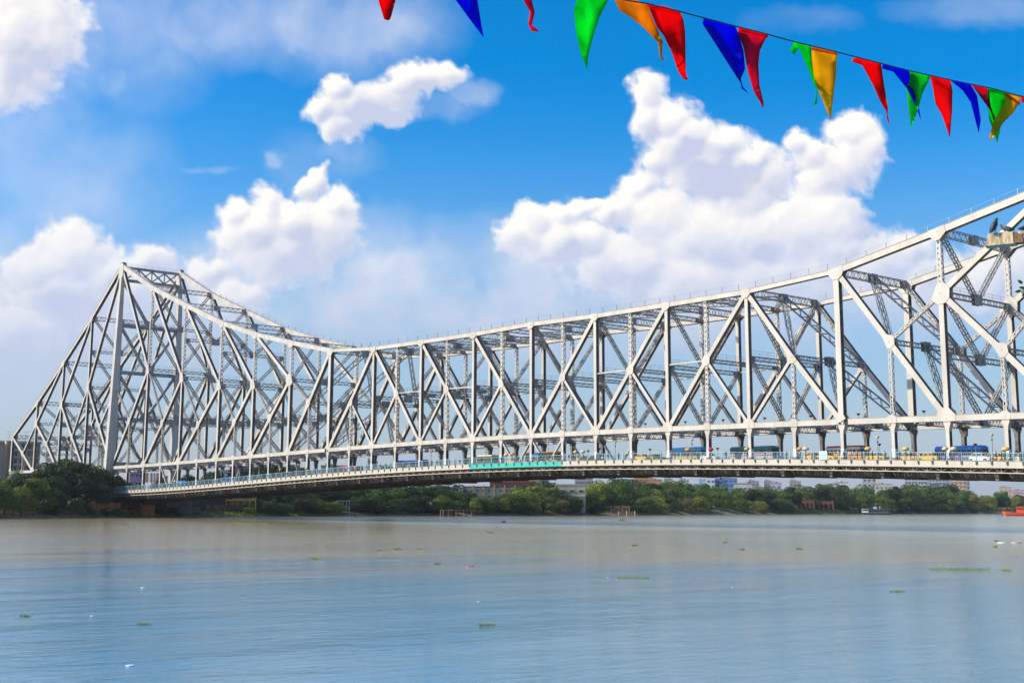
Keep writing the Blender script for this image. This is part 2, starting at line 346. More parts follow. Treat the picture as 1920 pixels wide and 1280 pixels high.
# ------------------------------------------------------------------ water, far bank, land
def build_setting():
    b = Buf(); b.v = [(-9000, -6000, 0), (3000, -6000, 0), (3000, 9000, 0), (-9000, 9000, 0)]; b.f = [(0, 1, 2, 3)]
    m = bpy.data.materials.new('river_water'); m.use_nodes = True; t = NT(m.node_tree); p = t.n['Principled BSDF']
    tc = t.new('ShaderNodeTexCoord').outputs['Object']
    def mapped(ang, sx, sy):
        mp = t.new('ShaderNodeMapping'); t.put(mp.inputs[0], tc); mp.inputs['Rotation'].default_value = (0, 0, ang); mp.inputs['Scale'].default_value = (sx, sy, 1); return mp.outputs[0]
    ca = math.atan2(F_.y, F_.x)
    w1 = t.noise(mapped(-ca, 1.0, .5), 2.0, 5, .62)
    w2 = t.noise(mapped(-ca + .25, 1.0, .45), .40, 4, .55)
    w3 = t.noise(mapped(-ca - .1, 1.0, .15), .06, 3, .6)
    ruff = t.smooth(t.noise(mapped(-ca + .1, 1, .16), .022, 4, .6), .36, .64, .35, 1.0)
    h = t.math('MULTIPLY', t.math('ADD', w1, t.math('MULTIPLY', w2, 2.2)), ruff)
    h = t.math('ADD', h, t.math('MULTIPLY', w3, 3.0))
    bm = t.new('ShaderNodeBump'); t.put(bm.inputs['Height'], h); bm.inputs['Strength'].default_value = 1.0; bm.inputs['Distance'].default_value = .075
    t.put(p.inputs['Normal'], bm.outputs[0])
    # sky reflection painted in as blue on this side, silt-laden towards the far bank
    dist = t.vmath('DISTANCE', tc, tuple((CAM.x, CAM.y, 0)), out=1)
    silt_sky_noise = t.noise(t.vmath('ADD', mapped(-ca, 1, .55), (13, 4, 0)), .035, 6, .55)  # silt patches that also imitate pale cloud reflections
    silt = t.smooth(t.math('ADD', t.smooth(dist, 10, 230), t.math('MULTIPLY', t.math('SUBTRACT', silt_sky_noise, .5), 1.7)), .12, .66)
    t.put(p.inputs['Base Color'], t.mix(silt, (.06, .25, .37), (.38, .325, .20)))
    p.inputs['Roughness'].default_value = .10; p.inputs['IOR'].default_value = 1.55
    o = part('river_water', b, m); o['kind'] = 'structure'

    # shoreline of the far bank, from downstream (left, out of view) to far upstream
    SH = [(40, -900), (-10, -330), (-58, -130), (-83, -59), (-103, -30), (-125, 8), (-158, 99), (-168, 227), (-215, 370), (-272, 516), (-300, 720), (-323, 970), (-300, 1400), (-150, 2300), (300, 4200)]
    pts = []
    for i in range(len(SH) - 1):
        a, c = Vector(SH[i]), Vector(SH[i + 1]); n = max(1, min(60, int((c - a).length / 6)))
        for k in range(n): pts.append(a.lerp(c, k / n))
    pts.append(Vector(SH[-1]))
    prof = [(-6, -1.2), (0, -.05), (1.5, .35), (4, 1.1), (8, 2.1), (13, 3.4), (22, 4.2), (60, 4.6), (4500, 6)]
    b = Buf(); K = len(prof)
    for i, q in enumerate(pts):
        d = (pts[min(i + 1, len(pts) - 1)] - pts[max(i - 1, 0)]).normalized(); nrm = Vector((-d.y, d.x))
        for (s_, z) in prof:
            j = 0 if s_ > 100 or s_ < -1 else rng.normal() * (.25 + .1 * s_ ** .5)
            dz = 0 if s_ > 100 else rng.normal() * .10 * (1 if s_ > 1 else 0)
            if s_ > 100: q2 = q + Vector((-1, .25)).normalized() * s_
            else: q2 = q + nrm * (s_ + j)
            b.v.append((q2.x, q2.y, z + dz))
    for i in range(len(pts) - 1):
        for k in range(K - 1):
            a = i * K + k; b.f.append((a, a + K, a + K + 1, a + 1))
    m = bpy.data.materials.new('bank_ground'); m.use_nodes = True; t = NT(m.node_tree); p = t.n['Principled BSDF']
    tc = t.new('ShaderNodeTexCoord').outputs['Object']; sep = t.new('ShaderNodeSeparateXYZ'); t.put(sep.inputs[0], tc)
    hgt = t.math('ADD', sep.outputs['Z'], t.math('MULTIPLY', t.noise(tc, .25, 5, .6), 3.0))
    c = t.mix(t.smooth(hgt, 2.0, 3.2), (.30, .22, .13), (.07, .09, .03)); c = t.mix(t.smooth(t.noise(tc, .9, 5, .7), .45, .62), c, (.11, .08, .045))
    t.put(p.inputs['Base Color'], c); p.inputs['Roughness'].default_value = .95
    bm = t.new('ShaderNodeBump'); t.put(bm.inputs['Height'], t.noise(tc, 1.2, 5, .7)); bm.inputs['Distance'].default_value = .3; t.put(p.inputs['Normal'], bm.outputs[0])
    o = part('riverbank', b, m); o['kind'] = 'structure'
    return SH
SHORE = build_setting()
def shore_at(px, inland=0.0):
    "point on the far shoreline seen at picture column px, moved inland; returns (x, y, unit inland)"
    d = ray(px, 960); d2 = Vector((d.x, d.y)); c = Vector((CAM.x, CAM.y)); best = None
    for i in range(len(SHORE) - 1):
        a, e = Vector(SHORE[i]), Vector(SHORE[i + 1]); s = e - a; den = d2.x * s.y - d2.y * s.x
        if abs(den) < 1e-9: continue
        t = ((a.x - c.x) * s.y - (a.y - c.y) * s.x) / den; u = ((a.x - c.x) * d2.y - (a.y - c.y) * d2.x) / den
        if t > 0 and 0 <= u <= 1 and (best is None or t < best[0]): best = (t, s.normalized())
    t, s = best; n = Vector((-s.y, s.x)); v = d2.normalized()
    # move inland along the line of sight so that the column stays the same
    k = inland / max(.35, v.dot(n)); q = c + d2 * t + v * k
    return q.x, q.y
def ground_z(inland):
    return float(np.interp(inland, [-6, 0, 1.5, 4, 8, 13, 22, 60, 4500], [-1.2, -.05, .35, 1.1, 2.1, 3.4, 4.2, 4.6, 6]))
def depth_of(x, y): return (Vector((x, y, 4)) - CAM).dot(F_)
def z_at(px, py, x, y):
    "height of picture row py above the water, at ground position x, y"
    d = ray(px, py); t = math.hypot(x - CAM.x, y - CAM.y) / math.hypot(d.x, d.y); return CAM.z + d.z * t

# ------------------------------------------------------------------ the bridge
PN, WID = 10.744, 23.16
def NX(k):
    if k > 8: return 16 * PN - NX(16 - k)
    if k < -12: return NX(-12) + (k + 12) * 12.3825
    if k < -6: return -6 * PN + (k + 6) * 13.03
    return k * PN
def zb(x):
    u = min(abs(x - 8 * PN) / 100, 2.286); return ZW - .986 * u * u + .0865 * u ** 4
def zd(x):
    "footway level"
    u = abs(x - 8 * PN) / 100
    if u > 2: return ZW - 6.327 - 2.067 * 4 + .2246 * 16 - (u - 2) * 100 * .018
    return ZW - 6.327 - 2.067 * u * u + .2246 * u ** 4
TZ = {8: 26.21, 6: 25.86, 4: 25.92, 2: 26.1, 0: 27.43, -2: 31.67, -4: 36.25, -6: 41.98, -8: 50.85, -10: 59.97, -12: 71.4, -14: 54.4, -16: 39.3, -18: 24.8, -20: 11.9}
KZ = {7: 12.97, 5: 13.03, 3: 13.29, -2: 20.65, -4: 20.71, -6: 21.9, -8: 26.17, -10: 30.85, -14: 28.0, -16: 22.8, -18: 16.4}
MZ = {1: 12.2, -1: 13.2, -3: 9.8, -5: 9.55, -7: 9.85, -9: 11.5, -11: 13.4, -13: 12.5, -15: 9.8, -17: 7.8, -19: 4.8}
def look(tab, k): return tab.get(k if k <= 8 else 16 - k)
def Bn(k): return Vector((NX(k), 0, zb(NX(k))))
def Tn(k):
    z = look(TZ, k)
    if z is None:
        a, c = look(TZ, k - 1), look(TZ, k + 1); z = (a + c) / 2
    return Vector((NX(k), 0, ZW + z))
def Kn(k): return Vector((NX(k), 0, ZW + look(KZ, k)))
def Mn(k): return Vector((NX(k), 0, ZW + look(MZ, k)))
YV = Vector((0, 1, 0))
K0, K1 = -20, 28
BR = thing('cantilever_bridge', 'huge silver grey steel cantilever truss bridge crossing the river', 'bridge', (NX(8), WID / 2, 0))
BL = Vector(BR.location)
NEAR, FAR = [], []
INC = {}                                     # node -> list of (direction, width) for the gussets
def pair(name, buf, material, lacing=None, **k):
    "one part on the near truss and one on the far truss, sharing mesh data; the lacing is a part of the part"
    me = buf.mesh(name); ml = lacing.mesh('lacing') if lacing is not None and lacing.v else None
    for y in (0, WID):
        o = part(name, me, material, BR, Vector((0, y, 0)) - BL, **k)
        if y and name in ('hanger', 'hanger_head'): o.material_slots[0].link = 'OBJECT'; o.material_slots[0].material = M['steel_far']
        if ml: part('lacing', ml, M['steel_shaded'], o)
def member(a, b, w, t, style, name, material=None, bay=None):
    """truss member in the plane of a truss.  w: depth in the plane, t: width across (y)"""
    material = material or M['steel']
    a, b = Vector(a), Vector(b); e1 = (b - a).normalized(); e2 = e1.cross(YV).normalized()
    if e2.z < 0 or (abs(e2.z) < 1e-3 and e2.x < 0): e2 = -e2
    bu = Buf(); la = Buf(); hw, ht = w / 2, t / 2; bay = bay or w * 1.1
    if style == 'solid':
        bu.bar(a, b, e2 * hw, YV * ht)
    elif style in ('box', 'chord'):
        for s in (-1, 1): bu.bar(a + YV * s * (ht - .03), b + YV * s * (ht - .03), e2 * hw, YV * .03, True)
        for s in (-1, 1):
            for y in (-1, 1): la.bar(a + e2 * s * (hw - .025) + YV * y * (ht - .165), b + e2 * s * (hw - .025) + YV * y * (ht - .165), e2 * .02, YV * .10, False)
            if style == 'chord' and s == 1: bu.bar(a + e2 * (hw + .02), b + e2 * (hw + .02), e2 * .02, YV * (ht + .08), True)
            else: la.zig(a + e2 * s * (hw - .03), b + e2 * s * (hw - .03), YV * (ht - .1), e2, bay * .8, .075, .015, double=(w > .8))
        la.bar(a, b, e2 * .02, YV * (ht - .07), True)          # plate added between the webs, blocks sky so the sides stay dark
        # stay plates
        L = (b - a).length; n = max(2, int(L / 6))
        for i in range(n + 1):
            c = a + e1 * (L * i / n)
            p, q = c - e1 * .35, c + e1 * .35
            if i == 0: p, q = c, c + e1 * .7
            if i == n: p, q = c - e1 * .7, c
            for s in (-1, 1): la.bar(p + e2 * s * (hw - .055), q + e2 * s * (hw - .055), e2 * .012, YV * (ht - .065), True)
    elif style == 'ladder':
        f = w * .17
        for y in (-1, 1):
            for s in (-1, 1): bu.bar(a + e2 * s * (hw - f / 2) + YV * y * (ht - .02), b + e2 * s * (hw - f / 2) + YV * y * (ht - .02), e2 * f * .75, YV * .02, False)
            L = (b - a).length; n = int(L / .95)
            for i in range(n):
                c = a + e1 * ((i + .5) * L / n); bu.bar(c - e1 * .24, c + e1 * .24, e2 * (hw - .03), YV * .014 + YV * 0, True) if False else bu.bar(c - e1 * .28 + YV * y * (ht - .045), c + e1 * .28 + YV * y * (ht - .045), e2 * (hw - .04), YV * .012, False)
        for s in (-1, 1): la.zig(a + e2 * s * (hw - .03), b + e2 * s * (hw - .03), YV * (ht - .06), e2, .7, .06, .014)
    elif style == 'lat':
        for y in (-1, 1):
            for s in (-1, 1): bu.bar(a + e2 * s * (hw - .06) + YV * y * (ht - .06), b + e2 * s * (hw - .06) + YV * y * (ht - .06), e2 * .06, YV * .06, False)
        for y in (-1, 1): bu.zig(a + YV * y * (ht - .03), b + YV * y * (ht - .03), e2 * (hw - .06), YV, bay, .06, .014)
        for s in (-1, 1): la.zig(a + e2 * s * (hw - .03), b + e2 * s * (hw - .03), YV * (ht - .06), e2, bay, .06, .014)
    pair(name, bu, material, la)
    for (P, d) in ((a, e1), (b, -e1)):
        INC.setdefault((round(P.x, 2), round(P.z, 2)), []).append((d, w, t))

def gusset(P, reach, t=None, extra=()):
    key = (round(P.x, 2), round(P.z, 2)); pts = []
    T = t or max([i[2] for i in INC[key]])
    for (d, w, _) in INC[key]:
        n = Vector((-d.z, 0, d.x)); r = reach
        pts += [(d * r + n * w * .52), (d * r - n * w * .52)]
    pts += [Vector(e) for e in extra]
    P2 = sorted({(round(p.x, 3), round(p.z, 3)) for p in pts})
    def half(seq):
        h = []
        for p in seq:
            while len(h) > 1 and (h[-1][0] - h[-2][0]) * (p[1] - h[-2][1]) - (h[-1][1] - h[-2][1]) * (p[0] - h[-2][0]) <= 0: h.pop()
            h.append(p)
        return h[:-1]
    hull = half(P2) + half(P2[::-1]); bu = Buf()
    for s in (-1, 1):
        y0 = s * (T / 2 + .035)
        bu.prism([Vector((P.x + p[0], y0 - .032, P.z + p[1])) for p in hull], (0, .064, 0))
    n = len(hull)                           # rivetted rim / end diaphragm
    bu.bar(P + Vector((0, -T / 2, 0)), P + Vector((0, T / 2, 0)), Vector((reach * .35, 0, 0)), Vector((0, 0, reach * .35)), True)
    for s in (-1, 1):                       # pin nut
        bu.tube([P + YV * s * (T / 2 + .06), P + YV * s * (T / 2 + .12)], .15, 8)
    pair('gusset_plate', bu, M['steel'])

# bottom chords and top chords
for k in range(K0, K1):
    a, b = Bn(k), Bn(k + 1)
    if k == -1: b = b.lerp(a, .12)
    if k == 16: a = a.lerp(b, .14)
    member(a, b, 1.05, 1.15, 'chord', 'bottom_chord')
for k in range(K0, K1, 2):
    if k in (0, 14): w = .85
    elif 2 <= k < 14: w = 1.0
    elif k >= 16 or k <= -2: w = 1.15 + .55 * min(1, (abs(k - 8) - 8) / 12) if k > -13 else 1.2
    member(Tn(k), Tn(k + 2), w, 1.2, 'chord', 'top_chord')
# suspended span
for k in range(2, 15, 2): member(Bn(k), Tn(k), .80, .95, 'box', 'vertical_post')
for k in range(3, 14, 2):
    member(Bn(k), Kn(k), .62, .80, 'ladder', 'laced_post'); member(Kn(k), Tn(k), .62, .80, 'ladder', 'laced_post')
    member(Tn(k - 1), Kn(k), .86, .9, 'box', 'diagonal') if k < 8 else member(Tn(k + 1), Kn(k), .86, .9, 'box', 'diagonal')
    member(Kn(k), Bn(k + 1 if k < 8 else k - 1), .86, .9, 'box', 'diagonal')
    member(Bn(k - 1 if k < 8 else k + 1), Kn(k), .62, .8, 'box', 'diagonal')
    q = k + 1 if k < 8 else k - 1
    if k not in (7, 9):
        c = Vector((NX(q), 0, ZW + look(KZ, k) - .1)); member(Kn(k), c, .26, .4, 'solid', 'sub_strut')
for k in (9,): member(Kn(k), Tn(k + 1), .5, .8, 'box', 'diagonal')
for k, T, B_, q in ((1, 2, 0, 2), (15, 14, 16, 14)):
    member(Tn(T), Mn(k), 1.0, 1.0, 'box', 'end_post'); member(Mn(k), Bn(B_), 1.0, 1.0, 'box', 'end_post')
    member(Mn(k), Bn(q), .6, .7, 'box', 'sub_diagonal'); member(Mn(k), Bn(k), .55, .7, 'ladder', 'laced_post')
# cantilever arms, both sides (right side mirrored) and the anchor arm on the left
for k in (0, 16): member(Bn(k), Tn(k), 1.15, 1.15, 'box', 'vertical_post')
def mir(k, m): return k if not m else 16 - k
for m in (False, True):
    f = lambda k: mir(k, m)
    for k in range(-2, -11, -2):
        w = .95 if k > -7 else .82
        member(Bn(f(k)), Kn(f(k)), w, 1.0, 'box', 'vertical_post'); member(Kn(f(k)), Tn(f(k)), .78, .9, 'ladder' , 'laced_post')
    for k in range(0, -12, -2):
        top = Tn(f(0)) if k == 0 else Kn(f(k)); w = 1.05 if k > -7 else 1.0
        member(top, Mn(f(k - 1)), w, 1.05, 'box', 'diagonal'); member(Mn(f(k - 1)), Bn(f(k - 2)), w, 1.05, 'box', 'diagonal')
        member(Mn(f(k - 1)), Bn(f(k - 1)), .62, .8, 'lat', 'laced_post')
        nxt = Kn(f(k - 2)) if k > -10 else Vector((NX(f(-12)), 0, ZW + 26))
        member(Mn(f(k - 1)), nxt, .6, .7, 'lat', 'sub_strut')
        if k < 0: member(Kn(f(k)), Tn(f(k - 2)), 1.0, 1.0, 'box', 'diagonal')
for k in (-14, -16, -18):
    member(Bn(k), Kn(k), .85, 1.0, 'box', 'vertical_post'); member(Kn(k), Tn(k), .8, .9, 'box', 'laced_post')
    member(Kn(k), Tn(k + 2), .95, 1.0, 'box', 'diagonal')
for k in (-14, -16, -18, -20):
    top = Tn(-20) if k == -20 else Kn(k)
    member(top, Mn(k + 1), 1.15, 1.1, 'box', 'diagonal'); member(Mn(k + 1), Bn(k + 2), 1.15, 1.1, 'box', 'diagonal')
    nxt = Kn(k + 2) if k < -14 else Vector((NX(-12), 0, ZW + 26))
    member(Mn(k + 1), nxt, .7, .8, 'box', 'sub_strut'); member(Mn(k + 1), Bn(k + 1), .6, .8, 'lat', 'laced_post')
member(Bn(-20), Tn(-20), 1.1, 1.2, 'box', 'vertical_post')
# towers: legs battered outwards
for k in (-12, 28):
    T = Tn(k); x = T.x
    for s, y in ((-1, 0), (1, WID)):
        bu = Buf(); z0, z1 = 6.0, T.z - .4
        o0, i0, o1, i1 = -3.2, .7, -.6, .55
        def ring(z, oo, ii, hx):
            ys = sorted((y + s * -oo * 1.0, y - s * ii)) if s > 0 else sorted((y + oo, y + ii))
            return [(x - hx, ys[0], z), (x + hx, ys[0], z), (x + hx, ys[1], z), (x - hx, ys[1], z)]
        bu.quad_prism(ring(z0, o0, i0, 1.05), ring(z1, o1, i1, .85))
        leg = part('tower_leg', bu, M['steel'], BR, -BL)
        for f_ in np.linspace(.05, .95, 9):                   # splice plates
            bu2 = Buf(); z = z0 + (z1 - z0) * f_; oo = o0 + (o1 - o0) * f_; ii = i0 + (i1 - i0) * f_; hx = 1.05 - .2 * f_
            bu2.quad_prism(ring(z, oo - .05, ii + .05, hx + .04), ring(z + .7, oo - .05, ii + .05, hx + .04))
            part('splice_plate', bu2, M['steel'], leg)
        # head casting at the top
        bu = Buf()
        hd = [(-1.4, -4.6), (1.3, -4.6), (1.75, -3.0), (2.0, -.6), (1.2, 1.1), (-.9, 1.1), (-2.2, -1.2), (-1.7, -4.0)]
        for yy in (y - .72, y + .60): bu.prism([Vector((x + p[0], yy, T.z + p[1])) for p in hd], (0, .12, 0))
        bu.box(x - .8, x + .8, y - .6, y + .6, T.z - 3.2, T.z + .9); bu.box(x - 1.1, x + 1.2, y - .85, y + .85, T.z + 1.1, T.z + 1.3)
        part('tower_head', bu, M['steel'], BR, -BL)
# gussets
for k in range(K0, K1 + 1):
    if k in (-12, 28): continue
    b = Bn(k)
    if k % 2 == 0: gusset(b, 1.8 if (k < 0 or k > 16) else 1.35, extra=((1.1, 0, .55), (-1.1, 0, .55)))
    else: gusset(b, .9)
    if k % 2 == 0:
        if (k <= -14 or k in range(-10, -1, 2) or k in range(18, 27, 2)) and k != -20: gusset(Kn(k), 1.7 if k not in (-2, 18) else 1.9)
        gusset(Tn(k), 1.6 if (k < 0 or k > 16 or k in (0, 16)) else 1.15)
    else:
        if 3 <= k <= 13: gusset(Kn(k), 1.1)
        elif look(MZ, k) is not None: gusset(Mn(k), 1.25)
        if 3 <= k <= 13: gusset(Tn(k), .9)

# bracing between the two trusses
def brace(a, b, w=.7, t=.6, style='lat', name='cross_brace', material=None, bay=None, up=None, mid=None, rail=False):
    material = material or M['steel_dirty']
    a, b = Vector(a), Vector(b); e1 = (b - a).normalized(); ref = up or Vector((0, 0, 1))
    e3 = e1.cross(ref)
    if e3.length < .1: e3 = e1.cross(Vector((1, 0, 0)))
    e3.normalize(); e2 = e3.cross(e1).normalized(); bu = Buf(); hw, ht = w / 2, t / 2; bay = bay or w * 1.05
    if style == 'lat':
        for y in (-1, 1):
            for s in (-1, 1): bu.bar(a + e2 * s * (hw - .05) + e3 * y * (ht - .05), b + e2 * s * (hw - .05) + e3 * y * (ht - .05), e2 * .07, e3 * .07, False)
            bu.zig(a + e3 * y * (ht - .03), b + e3 * y * (ht - .03), e2 * (hw - .05), e3, bay, .06, .014)
        for s in (-1, 1): bu.zig(a + e2 * s * (hw - .03), b + e2 * s * (hw - .03), e3 * (ht - .05), e2, bay, .06, .014)
        L = (b - a).length
        for c in ((a, a + e1 * 1.2), (b - e1 * 1.2, b)):
            for y in (-1, 1): bu.bar(c[0] + e3 * y * ht, c[1] + e3 * y * ht, e2 * (hw + .03), e3 * .015)
    else: bu.bar(a, b, e2 * hw, e3 * ht)
    if mid:
        c = (a + b) / 2
        for y in (-1, 1): bu.bar(c - e1 * mid + e3 * y * (ht + .03), c + e1 * mid + e3 * y * (ht + .03), e2 * (hw + .45 if mid > 1.1 else hw + .1), e3 * .02)
    o = part(name, bu, material, BR, -BL)
    if rail:
        r = Buf(); n = 8; z = Vector((0, 0, 1))
        for i in range(n + 1):
            c = a.lerp(b, i / n) + z * hw; r.bar(c, c + z * 1.15, Vector((.03, 0, 0)), Vector((0, .03, 0)))
        for hgt in (.6, 1.12): r.bar(a + z * (hw + hgt), b + z * (hw + hgt), Vector((.02, 0, 0)), Vector((0, 0, .02)))
        part('handrail', r, M['metalgrey'], BR, -BL)
    return o
def acr(P, y): return Vector((P.x, y, P.z))
YI, YO = .5, WID - .5
def sway(P_hi, P_lo, w=.6):
    "V bracing: upper corners to the middle of the strut below"
    m = acr(P_lo, WID / 2)
    brace(acr(P_hi, YI), m + Vector((0, -.3, .2)), w, w * .8); brace(acr(P_hi, YO), m + Vector((0, .3, .2)), w, w * .8)
def mid(a, b, f=.5): return a.lerp(b, f)
for k in range(K0, K1 + 1):
    if k in (-12, 28): continue
    b = Bn(k)
    brace(acr(b, YI), acr(b, YO), 1.5 if k % 2 == 0 else 1.1, .7, material=M['steel_dirty'], name='bottom_lateral', bay=1.1, mid=.8)
    if k % 2 == 0:
        t = Tn(k); brace(acr(t, YI), acr(t, YO), 1.5, .9, name='top_strut', bay=1.0, mid=1.0)
        if 2 <= k <= 14:
            kk = Vector((NX(k), 0, ZW + 12.9)); brace(acr(kk, YI), acr(kk, YO), .9, .6, name='middle_strut', mid=1.2, rail=True)
            sway(t, kk, .75); sway(kk, b, .75)
        elif k in (0, 16): pass
        elif k == -20: sway(t, b)
        else:
            kk = Kn(k); lv = [t]
            if t.z - kk.z > 17: lv.append(mid(t, kk, .48))
            lv.append(kk)
            lv += [mid(kk, b, .5)] if kk.z - b.z > 12 else []
            for q in lv[1:]: brace(acr(q, YI), acr(q, YO), 1.0, .65, name='middle_strut', mid=1.25, rail=True)
            lv.append(b)
            for i in range(len(lv) - 1): sway(lv[i], lv[i + 1], .85)
    else:
        if 3 <= k <= 13:
            t = Tn(k); brace(acr(t, YI), acr(t, YO), 1.0, .6, name='top_strut', mid=.8)
            kk = Kn(k); brace(acr(kk, YI), acr(kk, YO), .8, .55, name='middle_strut', mid=1.0, rail=True)
        else:
            q = Mn(k); brace(acr(q, YI), acr(q, YO), .9, .6, name='middle_strut', mid=1.2)
# portals in the planes of the inclined end members
for (T, k, B_) in ((0, -1, -2), (16, 17, 18), (2, 1, 0), (14, 15, 16)):
    t, q, b = Tn(T), Mn(k), Bn(B_); mt = acr(t, WID / 2)
    for y in (YI, YO): brace(mt, acr(q, y), 1.25, .9, name='portal_brace')
    for y in (YI, YO): brace(acr(q, WID / 2), acr(b, y), 1.25, .9, name='portal_brace')
# lateral bracing in the planes of the chords (K pattern)
for k in range(K0, K1):
    a, b = Bn(k), Bn(k + 1)
    if k not in (-1, 16):
        brace(acr(a, YI), acr(b, WID / 2), .6, .5, name='bottom_lateral', bay=1.0); brace(acr(a, YO), acr(b, WID / 2), .6, .5, name='bottom_lateral', bay=1.0)
for k in range(2, 14):
    st = 1 if 2 <= k < 14 else 2
    a, b = Tn(k), Tn(k + st)
    if k < 8: a, b = b, a
    for y in (YI, YO): brace(acr(a, y), acr(b, WID / 2), .85, .6, name='top_lateral', bay=.8)
# tower frames
for k in (-12, 28):
    T = Tn(k); x = T.x; hl = [71.0, 66.2, 49.2, 31.9, 14.9, -1.5]
    S = M['steel']
    def P(z, f): return Vector((x, WID * f, ZW + z))
    brace(P(71.0, .03), P(71.0, .97), .9, .8, 'solid', 'portal_beam', M['steel_dirty'], rail=True); brace(P(66.2, .03), P(66.2, .97), 1.0, .9, 'solid', 'portal_beam', M['steel_dirty'])
    for i in range(4):
        f0, f1 = .06 + .22 * i, .28 + .22 * i
        brace(P(70.6, f0), P(66.6, f1), .45, .5, 'solid', 'portal_web', M['steel_dirty']); brace(P(66.6, f0), P(70.6, f1), .45, .4, 'solid', 'portal_web', M['steel_dirty'])
        if i: brace(P(66.6, f0), P(70.6, f0), .35, .35, 'lat', 'portal_web')
    for i in range(2, 5):
        brace(P(hl[i], .0), P(hl[i], 1), 1.3, 1.0, 'solid', 'tower_strut', M['steel_dirty'], rail=True)
    brace(P(hl[5], .0), P(hl[5], 1), 1.6, 1.1, 'solid', 'tower_strut', M['steel_dirty'])
    for i in range(1, 5):
        brace(P(hl[i] - .4, .02), P(hl[i + 1] + .7, .485), 1.0, .9, 'solid', 'tower_brace', M['steel_dirty']); brace(P(hl[i] - .4, .98), P(hl[i + 1] + .7, .515), 1.0, .9, 'solid', 'tower_brace', M['steel_dirty'])
        bu = Buf(); z = ZW + hl[i + 1]
        bu.prism([Vector((x - .62, WID * .5 + p[0], z + p[1])) for p in ((-2.6, -.5), (2.6, -.5), (2.0, 1.6), (1.0, 2.6), (-1.0, 2.6), (-2.0, 1.6))], (1.24, 0, 0))
        part('tower_gusset', bu, M['steel_dirty'], BR, -BL)
# hand rails on the top chords
for k in range(K0, K1, 2):
    a, b = Tn(k), Tn(k + 2); bu = Buf(); z = Vector((0, 0, 1)); n = 5 if abs(NX(k + 2) - NX(k)) < 22 else 6
    for i in range(n):
        c = a.lerp(b, (i + .5) / n) + z * .55
        bu.bar(c, c + z * 1.25, Vector((.06, 0, 0)), Vector((0, .05, 0)))
    for i in (0,): bu.bar(a + z * 1.75, b + z * 1.75, Vector((0, .015, 0)), Vector((0, 0, .015)))
    pair('handrail', bu, M['metalgrey'])

# hangers from the bottom chord to the deck
def hanger(k):
    x = NX(k); zt = zb(x) - .5; z0 = zd(x) + .05
    bu = Buf(); w = .33; t = .45
    for s in (-1, 1): bu.bar((x, s * (t - .03), z0), (x, s * (t - .03), zt - 1.2), Vector((w, 0, 0)), YV * .03)
    la = Buf(); la.bar((x, 0, z0), (x, 0, zt - 1.2), Vector((.03, 0, 0)), YV * (t - .07))  # inner plate added to keep the laced sides dark
    for s in (-1, 1):
        la.zig((x + s * (w - .03), 0, z0), (x + s * (w - .03), 0, zt - 1.2), YV * (t - .08), Vector((1, 0, 0)), .55, .10, .014, double=True)
        for y in (-1, 1): la.bar((x + s * (w - .02), y * (t - .13), z0), (x + s * (w - .02), y * (t - .13), zt - 1.2), Vector((.02, 0, 0)), YV * .08)
    pair('hanger', bu, M['steel'], la)
    c = Buf()                                    # flared head
    for (za, zb_, wa, wb) in ((zt - 1.75, zt - 1.2, w + .02, w + .05), (zt - 1.2, zt - .45, w + .05, w + .34), (zt - .45, zt, w + .34, w + .36)):
        c.quad_prism([(x - wa, -t - .03, za), (x + wa, -t - .03, za), (x + wa, t + .03, za), (x - wa, t + .03, za)], [(x - wb, -t - .05, zb_), (x + wb, -t - .05, zb_), (x + wb, t + .05, zb_), (x - wb, t + .05, zb_)])
    pair('hanger_head', c, M['steel'])
    c = Buf(); c.box(x - w - .03, x + w + .03, -t - .03, t + .03, z0, z0 + .55); pair('kerb_band', c, M['brickred'])
    c = Buf(); c.box(x - w - .02, x + w + .02, -t - .02, t + .02, z0 + .55, z0 + 2.1); pair('painted_band', c, M['whitep'])
for k in range(-12, K1 + 1): hanger(k)
for (ka, kb) in ((7, 8), (8, 9), (-9, -8), (24, 25)):
    xa, xb = NX(ka), NX(kb); xm = (xa + xb) / 2
    for (x0, s) in ((xa, -1), (xb, 1)):
        bu = Buf(); bu.bar((x0 - s * .4, 0, zb(x0) - 1.2), (xm + s * .7, 0, zd(xm) + .1), Vector((.20, 0, 0)), YV * .3); pair('deck_brace', bu, M['steel'])

# deck: slab, fascias, cross girders, stringers, soffit
DX0, DX1 = NX(-14), 345.0
def strip(name, prof, material, step=5.37, lo=DX0, hi=DX1, kind=None, split=None):
    "sweep a (y, dz) outline along the deck"
    n = int((hi - lo) / step); xs = [lo + (hi - lo) * i / n for i in range(n + 1)]; b = Buf(); K = len(prof)
    for x in xs:
        for (y, dz) in prof: b.v.append((x, y, zd(x) + dz))
    for i in range(n):
        for k in range(K): k2 = (k + 1) % K; b.f.append((i * K + k, (i + 1) * K + k, (i + 1) * K + k2, i * K + k2))
    b.f.append(tuple(range(K))); b.f.append(tuple(reversed([n * K + i for i in range(K)])))
    return part(name, b, material, BR, -BL)
FY = -5.5
strip('deck_slab', [(FY + .1, -.06), (WID + 5.4, -.06), (WID + 5.4, -.38), (FY + .1, -.38)], M['deck'])
strip('footway_kerb', [(-.9, .12), (-.6, .12), (-.6, -.05), (-.9, -.05)], M['concrete']); strip('footway_kerb', [(WID + .6, .12), (WID + .9, .12), (WID + .9, -.05), (WID + .6, -.05)], M['concrete'])
for (ya, yb_) in ((FY + .25, FY + .45), (WID + 5.05, WID + 5.25)):
    strip('lower_rail', [(ya, -1.75), (yb_, -1.75), (yb_, -1.90), (ya, -1.90)], M['fascia'])
